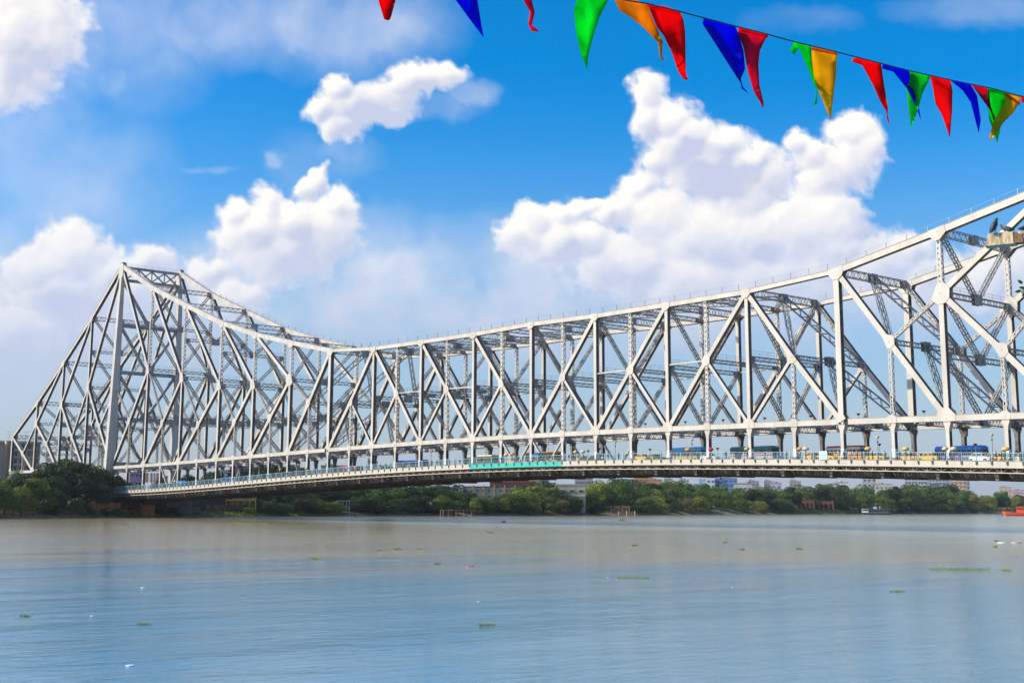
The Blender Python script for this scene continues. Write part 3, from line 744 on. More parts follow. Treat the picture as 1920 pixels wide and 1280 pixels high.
for (ya, yb_) in ((-1.4, -1.2), (WID + 1.2, WID + 1.4)):
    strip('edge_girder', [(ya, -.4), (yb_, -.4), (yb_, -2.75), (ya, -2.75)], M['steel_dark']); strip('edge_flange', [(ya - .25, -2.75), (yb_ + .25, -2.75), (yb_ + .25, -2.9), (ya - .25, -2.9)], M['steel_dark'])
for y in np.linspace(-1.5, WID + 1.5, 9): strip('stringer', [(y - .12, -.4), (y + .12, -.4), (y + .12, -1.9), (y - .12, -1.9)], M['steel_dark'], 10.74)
xs_post = []
for k in range(-13, K1 + 3):
    xa = NX(min(k, 28)) + (max(0, k - 28)) * 13.03; xb = NX(min(k + 1, 28)) + (max(0, k + 1 - 28)) * 13.03
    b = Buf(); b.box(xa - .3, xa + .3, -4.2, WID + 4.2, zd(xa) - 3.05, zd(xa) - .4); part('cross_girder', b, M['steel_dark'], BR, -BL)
    n = 4 if xb - xa < 11 else 5
    for i in range(n): xs_post.append((xa + (xb - xa) * i / n, xa + (xb - xa) * (i + 1) / n, i == 0))
nteal = 0
XT0, XT1 = at_y(889, 873, FY).x, at_y(1050, 868, FY).x
strip('far_fascia', [(WID + 5.45, 0), (WID + 5.55, 0), (WID + 5.55, -1.05), (WID + 5.45, -1.05)], M['fascia'])
for (xa, xb, main) in xs_post:
    for side in (-1,):
        y = FY
        b = Buf(); z0, z1 = zd(xa), zd(xb); g = .02
        b.quad_prism([(xa + g, y - .05, z0 - 1.05), (xa + g, y + .05, z0 - 1.05), (xa + g, y + .05, z0), (xa + g, y - .05, z0)], [(xb - g, y - .05, z1 - 1.05), (xb - g, y + .05, z1 - 1.05), (xb - g, y + .05, z1), (xb - g, y - .05, z1)])
        teal = side < 0 and XT0 - .5 < (xa + xb) / 2 < XT1 + .3
        o = part('fascia_panel', b, M['teal'] if teal else M['fascia'], BR, -BL)
        if teal: o['label'] = 'teal painted fascia panel'
# brackets under the footway, one part per side
for y, sg in ((FY + .35, 1), (WID + 5.15, -1)):
    b = Buf()
    for (xa, xb, main) in xs_post:
        xm = (xa + xb) / 2
        for (p, q) in ((xa, xm), (xb, xm)): b.bar((p, y, zd(p) - 1.05), (q, y, zd(q) - 1.78), Vector((.05, 0, 0)), YV * .05)
        b.bar((xm, y, zd(xm) - 1.0), (xm, y, zd(xm) - 1.78), Vector((.05, 0, 0)), YV * .05)
        b.bar((xa, y, zd(xa) - 1.85), (xa, y + sg * .9, zd(xa) - 2.6), Vector((.06, 0, 0)), Vector((0, 0, .08)))
        for q in (0, .5): b.box(xa + (xb - xa) * q - .05, xa + (xb - xa) * q + .05, -1.52 if sg > 0 else WID + 1.41, -1.41 if sg > 0 else WID + 1.52, zd(xa) - 2.7, zd(xa) - .5)
    o = part('footway_brackets', b, M['steel_dirty'], BR, -BL); o['kind'] = 'stuff'

# pale blue railing, its own thing on each side
for side, y in ((-1, FY - .02), (1, WID + 5.52)):
    r = thing('footway_railing', 'pale blue picket railing along the near footway of the bridge' if side < 0 else 'pale blue picket railing along the far footway of the bridge', 'railing', (NX(8), y, zd(NX(8))))
    rl = Vector(r.location); pk = Buf()
    for i, (xa, xb, main) in enumerate(xs_post):
        b = Buf(); w = .09 if i % 2 == 0 else .05
        b.box(xa - w, xa + w, y - .07, y + .07, zd(xa) - .05, zd(xa) + (1.50 if i % 2 == 0 else 1.42)); p = part('railing_post', b, M['rail'], r, -rl)
        b = Buf(); b.box(xa - .13, xa + .13, y - .20, y - .04, zd(xa) - .55, zd(xa) + .02); part('post_bracket', b, M['steel_dark'], p)
        b = Buf()
        for (h0, h1) in ((1.36, 1.44), (.70, .73), (.10, .15)): b.quad_prism([(xa, y - .03, zd(xa) + h0), (xa, y + .03, zd(xa) + h0), (xa, y + .03, zd(xa) + h1), (xa, y - .03, zd(xa) + h1)], [(xb, y - .03, zd(xb) + h0), (xb, y + .03, zd(xb) + h0), (xb, y + .03, zd(xb) + h1), (xb, y - .03, zd(xb) + h1)])
        part('rail_panel', b, M['rail'], r, -rl)
        n = max(6, int((xb - xa) / .36))
        for j in range(1, n):
            x = xa + (xb - xa) * j / n; pk.bar((x, y, zd(x) + .1), (x, y, zd(x) + 1.38), Vector((.016, 0, 0)), YV * .016, False)
    o = part('pickets', pk, M['rail'], r, -rl); o['kind'] = 'stuff'
# blue tarpaulin notice hung on the railing
XB = at_y(1545, 870, FY).x
o = part('railing_board', (lambda b: (b.box(XB - .85, XB + .85, FY - .2, FY - .12, zd(XB) + .0, zd(XB) + 1.55), b)[1])(Buf()), paint('sky_blue_board', (.42, .72, .85)))
tag(o, 'plain pale blue sheet hung on the near railing just left of the red topped bus', 'board')
# masonry piers under the towers
for k, nm in ((-12, 'stained masonry pier under the left tower of the bridge'), (28, 'stained masonry pier under the right tower, beyond the right edge')):
    b = Buf(); x = NX(k)
    for (z0, z1, a, c) in ((-2, 3.0, 8.5, 7.0), (3.0, 3.6, 8.8, 7.3), (3.6, 7.4, 6.5, 5.0)):
        b.box(x - c, x + c, -a, WID + a, z0, z1)
    tag(part('tower_pier', b, M['stone']), nm, 'pier')

# ------------------------------------------------------------------ vegetation
def leaf_mat(name, c, c2, tr=.28):
    m = bpy.data.materials.new(name); m.use_nodes = True; t = NT(m.node_tree); b = t.n['Principled BSDF']
    g = t.new('ShaderNodeTexCoord').outputs['Object']; oi = t.new('ShaderNodeObjectInfo').outputs['Random']
    n = t.noise(g, 7, 3, .6); geo = t.new('ShaderNodeNewGeometry').outputs['Random Per Island']
    col = t.mix(t.smooth(n, .35, .68), c, c2)
    hsv = t.new('ShaderNodeHueSaturation'); t.put(hsv.inputs['Color'], col)
    t.put(hsv.inputs['Value'], t.math('MULTIPLY', t.math('MULTIPLY_ADD', geo, .7, .65), t.math('MULTIPLY_ADD', oi, .5, .75)))
    t.put(hsv.inputs['Hue'], t.math('MULTIPLY_ADD', t.math('FRACT', t.math('MULTIPLY', oi, 9.1)), .045, .478))
    t.put(b.inputs['Base Color'], hsv.outputs[0]); b.inputs['Roughness'].default_value = .55; b.inputs['Specular IOR Level'].default_value = .25
    out = t.n['Material Output']; tl = t.new('ShaderNodeBsdfTranslucent'); t.put(tl.inputs[0], hsv.outputs[0]); mx = t.new('ShaderNodeMixShader'); mx.inputs[0].default_value = tr
    t.l.new(b.outputs[0], mx.inputs[1]); t.l.new(tl.outputs[0], mx.inputs[2]); t.l.new(mx.outputs[0], out.inputs[0]); return m
LEAF = dict(dark=leaf_mat('dark_leaves', (.024, .050, .013), (.055, .092, .022)), mid=leaf_mat('green_leaves', (.064, .122, .018), (.130, .195, .028)),
            light=leaf_mat('yellow_green_leaves', (.16, .20, .022), (.28, .30, .040)), olive=leaf_mat('olive_leaves', (.12, .13, .035), (.20, .18, .05)))
def leaf_quads(C, Nn, S):
    "many small leaf sprays: centres, outward directions, sizes"
    k = len(C); rnd = rng.normal(size=(k, 3)); Nn = Nn + rnd * .55; Nn /= np.linalg.norm(Nn, axis=1, keepdims=True)
    A = np.cross(Nn, rng.normal(size=(k, 3))); A /= np.linalg.norm(A, axis=1, keepdims=True); B = np.cross(Nn, A)
    S = S[:, None]; asp = rng.uniform(.55, 1.0, (k, 1))
    V = np.stack([C - A * S - B * S * asp * .5, C + A * S * .6 - B * S * asp, C + A * S + B * S * asp * .5, C - A * S * .5 + B * S * asp], 1).reshape(-1, 3)
    return V, np.arange(k * 4).reshape(k, 4)
def crown_mesh(seed, n=6500, shape='round'):
    "crown of a tree of height 1 standing at the origin"
    r = np.random.default_rng(seed); L = []
    nl = {'round': 34, 'wide': 44, 'bush': 26, 'tall': 28}[shape]
    for i in range(nl):
        a = r.uniform(0, 2 * np.pi); q = r.uniform(0, 1) ** .55
        if shape == 'round': cx, cz, rad = .30 * q, r.uniform(.30, .84), r.uniform(.10, .19)
        elif shape == 'wide': cx, cz, rad = .46 * q, r.uniform(.32, .86), r.uniform(.09, .18)
        elif shape == 'bush': cx, cz, rad = .42 * q, r.uniform(.08, .80), r.uniform(.12, .24)
        else: cx, cz, rad = .20 * q, r.uniform(.25, .90), r.uniform(.08, .15)
        cx *= (1 - max(0, cz - .55) * 1.35)
        L.append((cx * np.cos(a), cx * np.sin(a), cz, rad))
    L = np.array(L); w = L[:, 3] ** 2; w /= w.sum(); pick = r.choice(nl, n, p=w)
    d = r.normal(size=(n, 3)); d[:, 2] = d[:, 2] * .9 + .25; d /= np.linalg.norm(d, axis=1, keepdims=True)
    rad = L[pick, 3] * r.uniform(.72, 1.06, n) ** .8
    C = L[pick, :3] + d * rad[:, None] * np.array([1.1, 1.1, .82])
    C[:, 2] = np.maximum(C[:, 2], .02)
    V, Fq = leaf_quads(C, d, r.uniform(.010, .024, n))
    me = bpy.data.meshes.new('crown'); me.from_pydata(V.tolist(), [], Fq.tolist()); return me
def trunk_mesh(seed, spread=.28):
    r = random.Random(seed); b = Buf(); b.tube([(0, 0, -.06), (.01, .0, .12), (.0, .015, .3), (.01, 0, .5)], [.034, .026, .02, .012], 7)
    for i in range(6):
        a = i * 1.05 + r.uniform(-.3, .3); z = r.uniform(.16, .42); e = spread * r.uniform(.6, 1)
        b.tube([(0, 0, z), (math.cos(a) * e * .45, math.sin(a) * e * .45, z + .13), (math.cos(a) * e, math.sin(a) * e, z + .33)], [.014, .010, .004], 5)
    return b.mesh('trunk')
CROWNS = {}
for i, (sh, c) in enumerate([('round', 'mid'), ('round', 'dark'), ('wide', 'mid'), ('wide', 'dark'), ('bush', 'mid'), ('bush', 'light'), ('round', 'light'), ('bush', 'dark'), ('wide', 'light'), ('round', 'olive'), ('bush', 'olive'), ('tall', 'mid')]):
    me = crown_mesh(100 + i, 8500 if sh == 'wide' else 6500, sh); me.materials.append(LEAF[c]); CROWNS[(sh, c)] = me
TRUNKS = [trunk_mesh(i) for i in range(3)]
for m_ in TRUNKS: m_.materials.append(M['bark'])
TONE = dict(dark='dark green', mid='green', light='yellowish green', olive='olive brown')
SHP = dict(round='round crowned', wide='broad spreading', bush='low bushy', tall='slender')
def tree(px, top, inland, shape, tone, label, group, aspect=1.0, loc=None, hgt=None):
    x, y = loc if loc else shore_at(px, inland); z = ground_z(inland) - .3
    h = hgt if hgt else max(3.0, z_at(px, top, x, y) - z)
    t = thing('riverside_tree' if shape != 'bush' else 'riverside_bush', label, 'tree' if shape != 'bush' else 'bush', (x, y, z), rng.uniform(0, 6.28), group)
    t.scale = (h * aspect / .96, h * aspect / .96, h / .96)
    part('crown', CROWNS[(shape, tone)], None, t); part('trunk', TRUNKS[int(px) % 3], None, t)
    return t
LM = [(-60, 'left edge'), (275, 'brick bastion'), (455, 'yellow hut'), (643, 'white pavilion'), (860, 'timber jetty'), (1160, 'bathing ghat'), (1350, 'sandy slipway'), (1530, 'brick ruin'), (1645, 'moored ferry'), (1900, 'red boat')]
CNT = {}
def where(px, row):
    i = min(range(len(LM)), key=lambda j: abs(LM[j][0] - px)); side = 'right' if px >= LM[i][0] else 'left'
    key = (i, side, row); CNT.setdefault(key, []).append(px); return key
def place_row(row, specs, group):
    "specs: (px, top, inland, shape, tone, aspect); labels count outwards from the nearest landmark"
    keys = [where(s[0], row) for s in specs]
    for s, key in zip(specs, keys):
        lst = sorted([q[0] for q, k2 in zip(specs, keys) if k2 == key], key=lambda p: abs(p - LM[key[0]][0])); n = lst.index(s[0])
        lab = '%s %s, %s %s of the %s, %s' % (TONE[s[4]], {'round': 'tree', 'wide': 'spreading tree', 'bush': 'bush', 'tall': 'tree'}[s[3]], ORD[n], key[1], LM[key[0]][1], row)
        tree(s[0], s[1], s[2], s[3], s[4], lab, group, s[5])
TOPS = [(-60, 905), (0, 898), (30, 892), (60, 880), (90, 864), (120, 857), (150, 862), (175, 876), (205, 882), (232, 898), (250, 935), (300, 940), (480, 938), (500, 920), (560, 908), (620, 905), (700, 908), (760, 905), (820, 908), (860, 906), (885, 912), (905, 930), (930, 916), (965, 912), (1000, 901), (1020, 897), (1042, 908), (1060, 925), (1085, 918), (1110, 902), (1150, 897), (1190, 899), (1230, 906), (1265, 900), (1300, 906), (1350, 912), (1400, 911), (1450, 909), (1500, 908), (1560, 905), (1600, 909), (1640, 913), (1700, 904), (1735, 906), (1765, 905), (1800, 912), (1840, 926), (1880, 921), (1925, 924), (1990, 925)]
def top_at(px): return float(np.interp(px, [t[0] for t in TOPS], [t[1] for t in TOPS]))
# a dense left-hand grove
specs = []
for (px, top, inl, sh, tn, asp) in [(8, 903, 6, 'bush', 'mid', 1.25), (38, 912, 5, 'bush', 'light', 1.1), (70, 905, 7, 'bush', 'mid', 1.15), (104, 925, 4, 'bush', 'dark', 1.2), (138, 932, 4, 'bush', 'mid', 1.2), (160, 938, 4, 'bush', 'dark', 1.2), (-25, 905, 6, 'bush', 'dark', 1.2), (215, 955, 3, 'bush', 'mid', 1.3), (195, 958, 2.5, 'bush', 'dark', 1.3)]: specs.append((px, top, inl, sh, tn, asp))
place_row('waterside row', specs, 'waterside bushes left of the bridge')
specs = []
for (px, top, inl, sh, tn, asp) in [(5, 896, 16, 'round', 'mid', 1.1), (45, 886, 15, 'wide', 'dark', .9), (88, 866, 17, 'wide', 'dark', .95), (122, 857, 18, 'wide', 'dark', .95), (158, 866, 15, 'wide', 'dark', .9), (196, 880, 13, 'wide', 'dark', .9), (222, 893, 11, 'round', 'dark', 1.05), (232, 910, 8, 'bush', 'dark', .9), (100, 890, 9, 'wide', 'dark', 1.0), (140, 885, 10, 'wide', 'dark', 1.0), (178, 898, 8, 'round', 'dark', 1.2), (62, 896, 9, 'round', 'mid', 1.15)]: specs.append((px, top, inl, sh, tn, asp))
place_row('tall grove', specs, 'tall dark trees left of the bridge')
# front and back rows along the rest of the bank
r2 = random.Random(3); specs = []
px = 505
while px < 1960:
    if not (1128 < px < 1192 or 1490 < px < 1612 or 626 < px < 660 or 1338 < px < 1368):
        tp = top_at(px); base = 966 - (px - 500) * .0025; tone = r2.choice(['dark', 'dark', 'mid'] if px < 880 else ['mid', 'mid', 'light', 'dark', 'mid', 'olive'])
        f = r2.uniform(.42, .66); top = base - (base - tp) * f
        if px > 1670: top = base - (base - tp) * f * .55
        specs.append((px, top, 3.5 + r2.uniform(0, 3), 'bush', tone, r2.uniform(1.3, 1.9)))
    px += r2.uniform(20, 28) if px < 900 else r2.uniform(23, 31)
place_row('front row', specs, 'bushes along the waterside')
specs = []; px = 492
while px < 1975:
    tp = top_at(px); base = 966; tone = r2.choice(['dark', 'mid', 'dark'] if px < 880 else ['mid', 'mid', 'dark', 'light', 'mid'])
    if not (880 < px < 905): specs.append((px, 966 - (966 - tp) * r2.uniform(.80, .93), 14 + r2.uniform(0, 5), r2.choice(['bush', 'wide', 'bush']), tone, r2.uniform(1.0, 1.35)))
    px += r2.uniform(22, 30)
place_row('middle row', specs, 'trees on the bank behind the waterside bushes')
specs = []; px = 480
while px < 1990:
    tp = top_at(px); tone = r2.choice(['dark', 'mid', 'mid'])
    if not (878 < px < 990 or 1046 < px < 1092): specs.append((px, tp + r2.uniform(-2, 4), 34 + r2.uniform(0, 12), r2.choice(['bush', 'wide', 'wide']), tone, r2.uniform(1.0, 1.3)))
    px += r2.uniform(27, 36)
place_row('back row', specs, 'tall trees at the back of the bank')
specs = []; px = 1000
while px < 1990:
    tp = top_at(px); specs.append((px, 966 - (966 - tp) * r2.uniform(.62, .80), 24 + r2.uniform(0, 5), 'bush', r2.choice(['mid', 'mid', 'dark', 'light']), r2.uniform(1.3, 1.8))); px += r2.uniform(24, 32)
place_row('filling row', specs, 'bushy trees filling the middle of the bank')
# dark trees behind the bridge deck
for i, (px, top) in enumerate([(385, 888), (412, 880), (438, 886), (462, 878), (486, 872), (512, 869), (538, 872), (560, 876), (300, 896), (322, 892), (352, 890), (585, 889), (715, 874)]):
    d = 640; p = at_d(px, 950, d); h = z_at(px, top, p.x, p.y) - 4
    tree(px, top, 100, 'wide' if i % 2 else 'round', 'dark', 'dark green tree seen between the deck and the bottom chord, %s from the left' % ORD[sorted([385, 412, 438, 462, 486, 512, 538, 560, 300, 322, 352, 585, 715]).index(px)], 'trees behind the left end of the deck', 1.0, (p.x, p.y), h)
place_row('low row', [(300, 957, 3, 'bush', 'dark', 1.8), (325, 959, 3, 'bush', 'dark', 1.6), (360, 957, 4, 'bush', 'dark', 1.7), (468, 951, 4, 'bush', 'mid', 1.6), (486, 950, 5, 'bush', 'mid', 1.5)] + [(px_, top_, 8, 'bush', tn_, 1.7) for (px_, top_, tn_) in ((893, 930, 'mid'), (908, 937, 'mid'), (925, 936, 'dark'), (943, 933, 'mid'), (962, 925, 'mid'), (978, 918, 'light'), (1045, 921, 'dark'), (1060, 928, 'mid'), (1078, 930, 'dark'), (1095, 925, 'light'))], 'low bushes on the near slope of the bank')
# scattered scrub and grass on the bare bank
def scrub():
    V, Fq, n0 = [], [], 0
    for (pa, pb, n, lo, hi) in ((160, 500, 500, 1.0, 7), (495, 640, 300, 1, 6), (1130, 1200, 60, 2, 8), (1455, 1620, 700, 1, 9), (1660, 1900, 500, .5, 6)):
        for i in range(n):
            px = rng.uniform(pa, pb); inl = rng.uniform(lo, hi); x, y = shore_at(px, inl); z = ground_z(inl); k = 14
            C = np.array([x, y, z]) + rng.normal(size=(k, 3)) * np.array([.5, .5, .16]) + np.array([0, 0, .15]); D = rng.normal(size=(k, 3)); D[:, 2] += 1
            v, f = leaf_quads(C, D / np.linalg.norm(D, axis=1, keepdims=True), rng.uniform(.12, .30, k)); V.append(v); Fq.append(f + n0); n0 += k * 4
    me = bpy.data.meshes.new('bank_scrub'); me.from_pydata(np.concatenate(V).tolist(), [], np.concatenate(Fq).tolist()); o = part('bank_scrub', me, LEAF['light']); tag(o, 'low scrub and grass growing on the muddy far bank', 'scrub', kind='stuff')
scrub()
# palm at the far left
def palm(px, top, inland):
    x, y = shore_at(px, inland); z = ground_z(inland); h = z_at(px, top, x, y) - z
    t = thing('palm_tree', 'palm tree with drooping fronds beside the brown building, far left', 'palm tree', (x, y, z))
    b = Buf(); b.tube([(0, 0, -.3), (.1, 0, h * .3), (.0, .1, h * .6), (.15, 0, h - 1.6)], [.28, .2, .17, .15], 8); part('trunk', b, M['bark'], t)
    for i in range(17):
        a = i * 2.4; b = Buf(); up = .9 - (i % 4) * .42; pts = []
        for k in range(8):
            s = k / 7; pts.append(Vector((.15 + math.cos(a) * 2.9 * s, math.sin(a) * 2.9 * s, h - 1.6 + up * 2.2 * s - 2.4 * s * s)))
        for k in range(7):
            d = (pts[k + 1] - pts[k]); side = Vector((-math.sin(a), math.cos(a), 0))
            for sg in (-1, 1):
                for q in (0, .5):
                    c = pts[k] + d * q; w = .85 * math.sin(.4 + 2.5 * k / 7); tip = c + side * sg * w + d * .6 - Vector((0, 0, .35 * w))
                    n = len(b.v); b.v += [tuple(c), tuple(c + d * .42), tuple(tip)]; b.f.append((n, n + 1, n + 2))
        part('frond', b, LEAF['mid'], t)
palm(25, 874, 12)
for (px_, top_, lab_) in ((243, 915, 'dark bushy tree hiding the left end of the deck'), (236, 903, 'tall dark tree beside the leftmost hanger')): tree(px_, top_, 7 if px_ > 240 else 10, 'bush' if px_ > 240 else 'wide', 'dark', lab_, None, 1.0)

# ------------------------------------------------------------------ buildings on the far bank
WINM = {}
def window_mesh(w, h, style):
    k = (round(w, 1), round(h, 1), style)
    if k not in WINM:
        f = Buf(); g = Buf(); t = .09
        f.box(-w / 2, -w / 2 + t, -.12, .04, 0, h); f.box(w / 2 - t, w / 2, -.12, .04, 0, h); f.box(-w / 2 + t, w / 2 - t, -.12, .04, 0, t); f.box(-w / 2 + t, w / 2 - t, -.12, .04, h - t, h); f.box(-.04, .04, -.09, .03, t, h - t)
        f.box(-w / 2 - .2, w / 2 + .2, -.55, 0, h + .1, h + .2)
        g.box(-w / 2 + t, w / 2 - t, -.05, -.02, t, h - t); WINM[k] = (f.mesh('window'), g.mesh('pane')); WINM[k][0].materials.append(paint('window_frame_' + style, (.5, .47, .42) if style == 'pale' else (.10, .13, .18))); WINM[k][1].materials.append(paint('far_glass', (.09, .10, .12), .3))
    return WINM[k]
def building(label, px0, px1, top, depth, floors, wall, roof=(.35, .33, .30), cols=None, cat='building', name='city_building', style='pale', deep=11, win=(1.2, 1.4), band=None, tank=True, turn=0.0, ground=4.5, tiers=None, pil=None):
    pc = (px0 + px1) / 2; p = at_d(pc, 951, depth); W = (px1 - px0) / FPX * depth; d = ray(pc, 951)
    H = z_at(pc, top, p.x, p.y) - ground; t = thing(name, label, cat, (p.x, p.y, ground), math.atan2(d.y, d.x) - math.pi / 2 + turn)
    fh = H / floors; wm = paint('render_%d_%d_%d' % tuple(int(c * 100) for c in wall), wall, .85, var=.14, vs=.25, streak=True)
    b = Buf(); b.box(-W / 2, W / 2, 0, deep, -3, H); part('wall', b, wm, t)
    rm = paint('roof_%d_%d_%d' % tuple(int(c * 100) for c in roof), roof, .85)
    b = Buf(); b.box(-W / 2 - .15, W / 2 + .15, -.15, .1, H, H + .8); b.box(-W / 2 - .15, W / 2 + .15, deep - .1, deep + .15, H, H + .8); b.box(-W / 2 - .15, -W / 2 + .1, .1, deep - .1, H, H + .8); b.box(W / 2 - .1, W / 2 + .15, .1, deep - .1, H, H + .8); part('parapet', b, rm, t)
    cols = cols or max(2, int(W / 3.2)); f, g = window_mesh(win[0], win[1], style)
    for fl in range(max(0, floors - 4), floors):
        if band:
            b = Buf(); b.box(-W / 2 - .3, W / 2 + .3, -.45, .0, fl * fh - .18, fl * fh + .02); part('floor_band', b, paint('band_%d_%d_%d' % tuple(int(c * 100) for c in band), band), t)
        for c in range(cols):
            o = part('window', f, None, t, (-W / 2 + W * (c + .5) / cols, 0, fl * fh + fh * .30)); part('pane', g, None, o)
    if tank:
        b = Buf(); x = W * (.2 if int(px0) % 2 else -.25); b.box(x - 1.4, x + 1.4, 2, 5, H, H + 2.3); part('stair_head', b, wm, t)
        b = Buf(); b.tube([(x + 2.6, 3, H), (x + 2.6, 3, H + 1.5), (x + 2.6, 3, H + 1.7)], [.6, .6, .2], 10); part('water_tank', b, M['black'], t)
    if pil:
        for q in np.linspace(-W / 2, W / 2, pil):
            b = Buf(); b.box(q - .35, q + .35, -.5, .02, -3, H + 1.4); part('pilaster', b, paint('ochre_render', (.62, .40, .16)), t)
    return t
building('cream public building with ochre pilasters and a red brick upper storey', 868, 966, 914, 690, 3, (.46, .42, .30), (.30, .10, .07), 9, pil=6, tank=False)
b_ = building('long red brick upper storey rising behind the cream pilastered building', 918, 1003, 904, 715, 3, (.30, .085, .05), (.34, .12, .08), 10, tank=False, style='dark')
building('pale yellow flat roofed house with two dark windows behind the trees', 1046, 1098, 910, 690, 2, (.50, .46, .30), (.42, .40, .33), 3, band=(.35, .33, .28), tank=False, win=(2.2, 1.5))
building('pale cream house peeping over the trees right of the pavilion', 722, 752, 911, 640, 2, (.60, .42, .20), cols=3, tank=False)
for (lab, a, b, top, dep, fl, col, kw) in [
    ('orange house with a stepped roof above the tree tops', 1190, 1224, 894, 1050, 5, (.62, .30, .10), {}), ('smaller orange and brown house right of the stepped orange one', 1216, 1242, 900, 1000, 4, (.60, .28, .12), {}),
    ('cream narrow house between the orange houses and the twin domed one', 1246, 1262, 899, 1080, 5, (.52, .46, .38), {}), ('grey block behind the orange houses', 1150, 1192, 899, 1150, 5, (.33, .31, .30), {}),
    ('green grey house left of the blue and white block', 1274, 1292, 901, 1100, 4, (.34, .38, .30), {}),
    ('tall white tower of the blue and white block', 1325, 1341, 889, 1100, 7, (.66, .70, .72), dict(style='dark')), ('blue and white block with wide balconies, left wing', 1312, 1327, 901, 1105, 5, (.30, .48, .66), dict(band=(.75, .78, .80))),
    ('blue and white block with wide balconies, middle wing', 1339, 1352, 898, 1112, 6, (.14, .34, .60), dict(band=(.75, .78, .80))), ('white stair tower in the middle of the blue block', 1350, 1362, 892, 1104, 7, (.62, .66, .70), dict(style='dark')),
    ('bright blue right wing of the blue and white block', 1358, 1383, 897, 1100, 6, (.10, .28, .55), dict(band=(.6, .72, .82))),
    ('low white house just right of the blue block', 1377, 1410, 907, 1000, 3, (.60, .56, .52), {}), ('mauve grey flats with a dark roof box', 1404, 1424, 903, 1200, 5, (.36, .32, .38), {}), ('grey house with a blue water tank right of the mauve flats', 1434, 1453, 903, 1200, 5, (.33, .31, .34), {}),
    ('pale pink house with a thin spire on its roof', 1446, 1466, 906, 1080, 4, (.55, .48, .52), {}), ('small grey rooftop block above the trees', 1482, 1503, 903, 1150, 5, (.40, .36, .32), {}),
    ('bright white low house standing alone above the trees', 1568, 1592, 905, 1150, 4, (.70, .68, .66), {}), ('grey concrete block of flats with square windows', 1619, 1644, 895, 1150, 6, (.40, .41, .42), dict(style='dark')), ('low cream houses right of the grey concrete flats', 1642, 1674, 908, 1120, 4, (.55, .50, .42), {}),
    ('tall grey flats with rows of balconies behind the big round tree', 1699, 1740, 895, 1350, 8, (.42, .42, .46), dict(band=(.62, .62, .64), style='dark')), ('long bluish grey slab of flats, middle of the tall group', 1738, 1786, 897, 1400, 8, (.34, .37, .44), dict(band=(.55, .56, .60), style='dark')),
    ('striped red and cream tower of flats, right end of the tall group', 1784, 1814, 896, 1300, 8, (.50, .42, .30), dict(band=(.40, .10, .08))), ('thin slate blue tower beside the striped flats', 1812, 1820, 903, 1330, 7, (.26, .29, .36), dict(style='dark')),
    ('pinkish beige house near the right edge above the trees', 1876, 1898, 914, 1350, 4, (.56, .40, .30), {}), ('row of far pinkish roofs at the right edge', 1896, 1940, 919, 1500, 4, (.42, .34, .36), {}),
    ('low brown roofs seen under the deck above the cream building', 990, 1030, 897, 1100, 4, (.38, .30, .26), {}), ('pink and white roofs under the deck, left of the red brick storey', 925, 985, 900, 1000, 4, (.62, .52, .46), {}),
    ('grey roofs under the deck right of the pale yellow house', 1078, 1112, 896, 1200, 4, (.38, .35, .36), {}),
    ('long pink house seen between deck and chord', 600, 650, 874, 900, 4, (.56, .34, .32), {}), ('cream house with a white roof hut seen above the near railing', 688, 706, 866, 900, 6, (.62, .56, .46), {}),
    ('mauve purple flats seen between the hangers left of centre', 428, 474, 868, 720, 5, (.34, .24, .44), dict(band=(.45, .35, .52))), ('pink house with dark windows seen beside the leftmost hangers', 240, 258, 882, 640, 4, (.62, .30, .40), {}),
    ('white washed block just right of the pink house', 258, 268, 884, 650, 4, (.62, .66, .72), {}), ('dull brick house behind the deck at the left', 318, 336, 884, 660, 4, (.24, .17, .15), {})]:
    building(lab, a, b, top, dep, fl, col, **kw)
def left_building():
    p = at_d(22, 951, 560); d = ray(22, 951); t = thing('riverside_building', 'brown and cream building with a round pillar and roof antennas at the far left', 'building', (p.x, p.y, 4.5), math.atan2(d.y, d.x) - math.pi / 2)
    H = z_at(22, 829, p.x, p.y) - 4.5; wm = paint('buff_render', (.42, .36, .30), .85, var=.2, vs=.3, streak=True)
    b = Buf(); b.box(-14, 10, 0, 16, -3, H); part('wall', b, wm, t)
    b = Buf(); b.box(-14.5, 10.5, -1.0, 16, H, H + .7); part('cornice', b, paint('cream_trim', (.62, .55, .42)), t)
    b = Buf(); b.tube([(-3.4, -1.2, -3), (-3.4, -1.2, H - 1.5), (-3.4, -1.2, H + .4)], [.75, .75, 1.3], 14); part('round_pillar', b, paint('brown_render', (.40, .27, .20)), t, smooth=True)
    f, g = window_mesh(1.6, 1.6, 'dark')
    for fl in range(7):
        z = H - 3.1 * (fl + 1) + .5
        b = Buf(); b.box(-1.6, 10.4, -.8, 0, z - .7, z - .3); part('floor_band', b, paint('cream_trim', (.6, .5, .4)), t)
        for c in range(4): o = part('window', f, None, t, (0 + 2.8 * c, 0, z)); part('pane', g, None, o)
    for i in range(6):
        b = Buf(); x = -3 + i * 3.4; b.bar((x, 1, H + .7), (x, 1, H + 5.0), Vector((.05, 0, 0)), Vector((0, .05, 0)))
        for q in range(3): b.bar((x - 1.7, 1, H + 2 + q * 1.3), (x + 1.7, 1, H + 2 + q * 1.3), Vector((0, .04, 0)), Vector((0, 0, .04)))
        part('antenna', b, M['metalgrey'], t)
left_building()
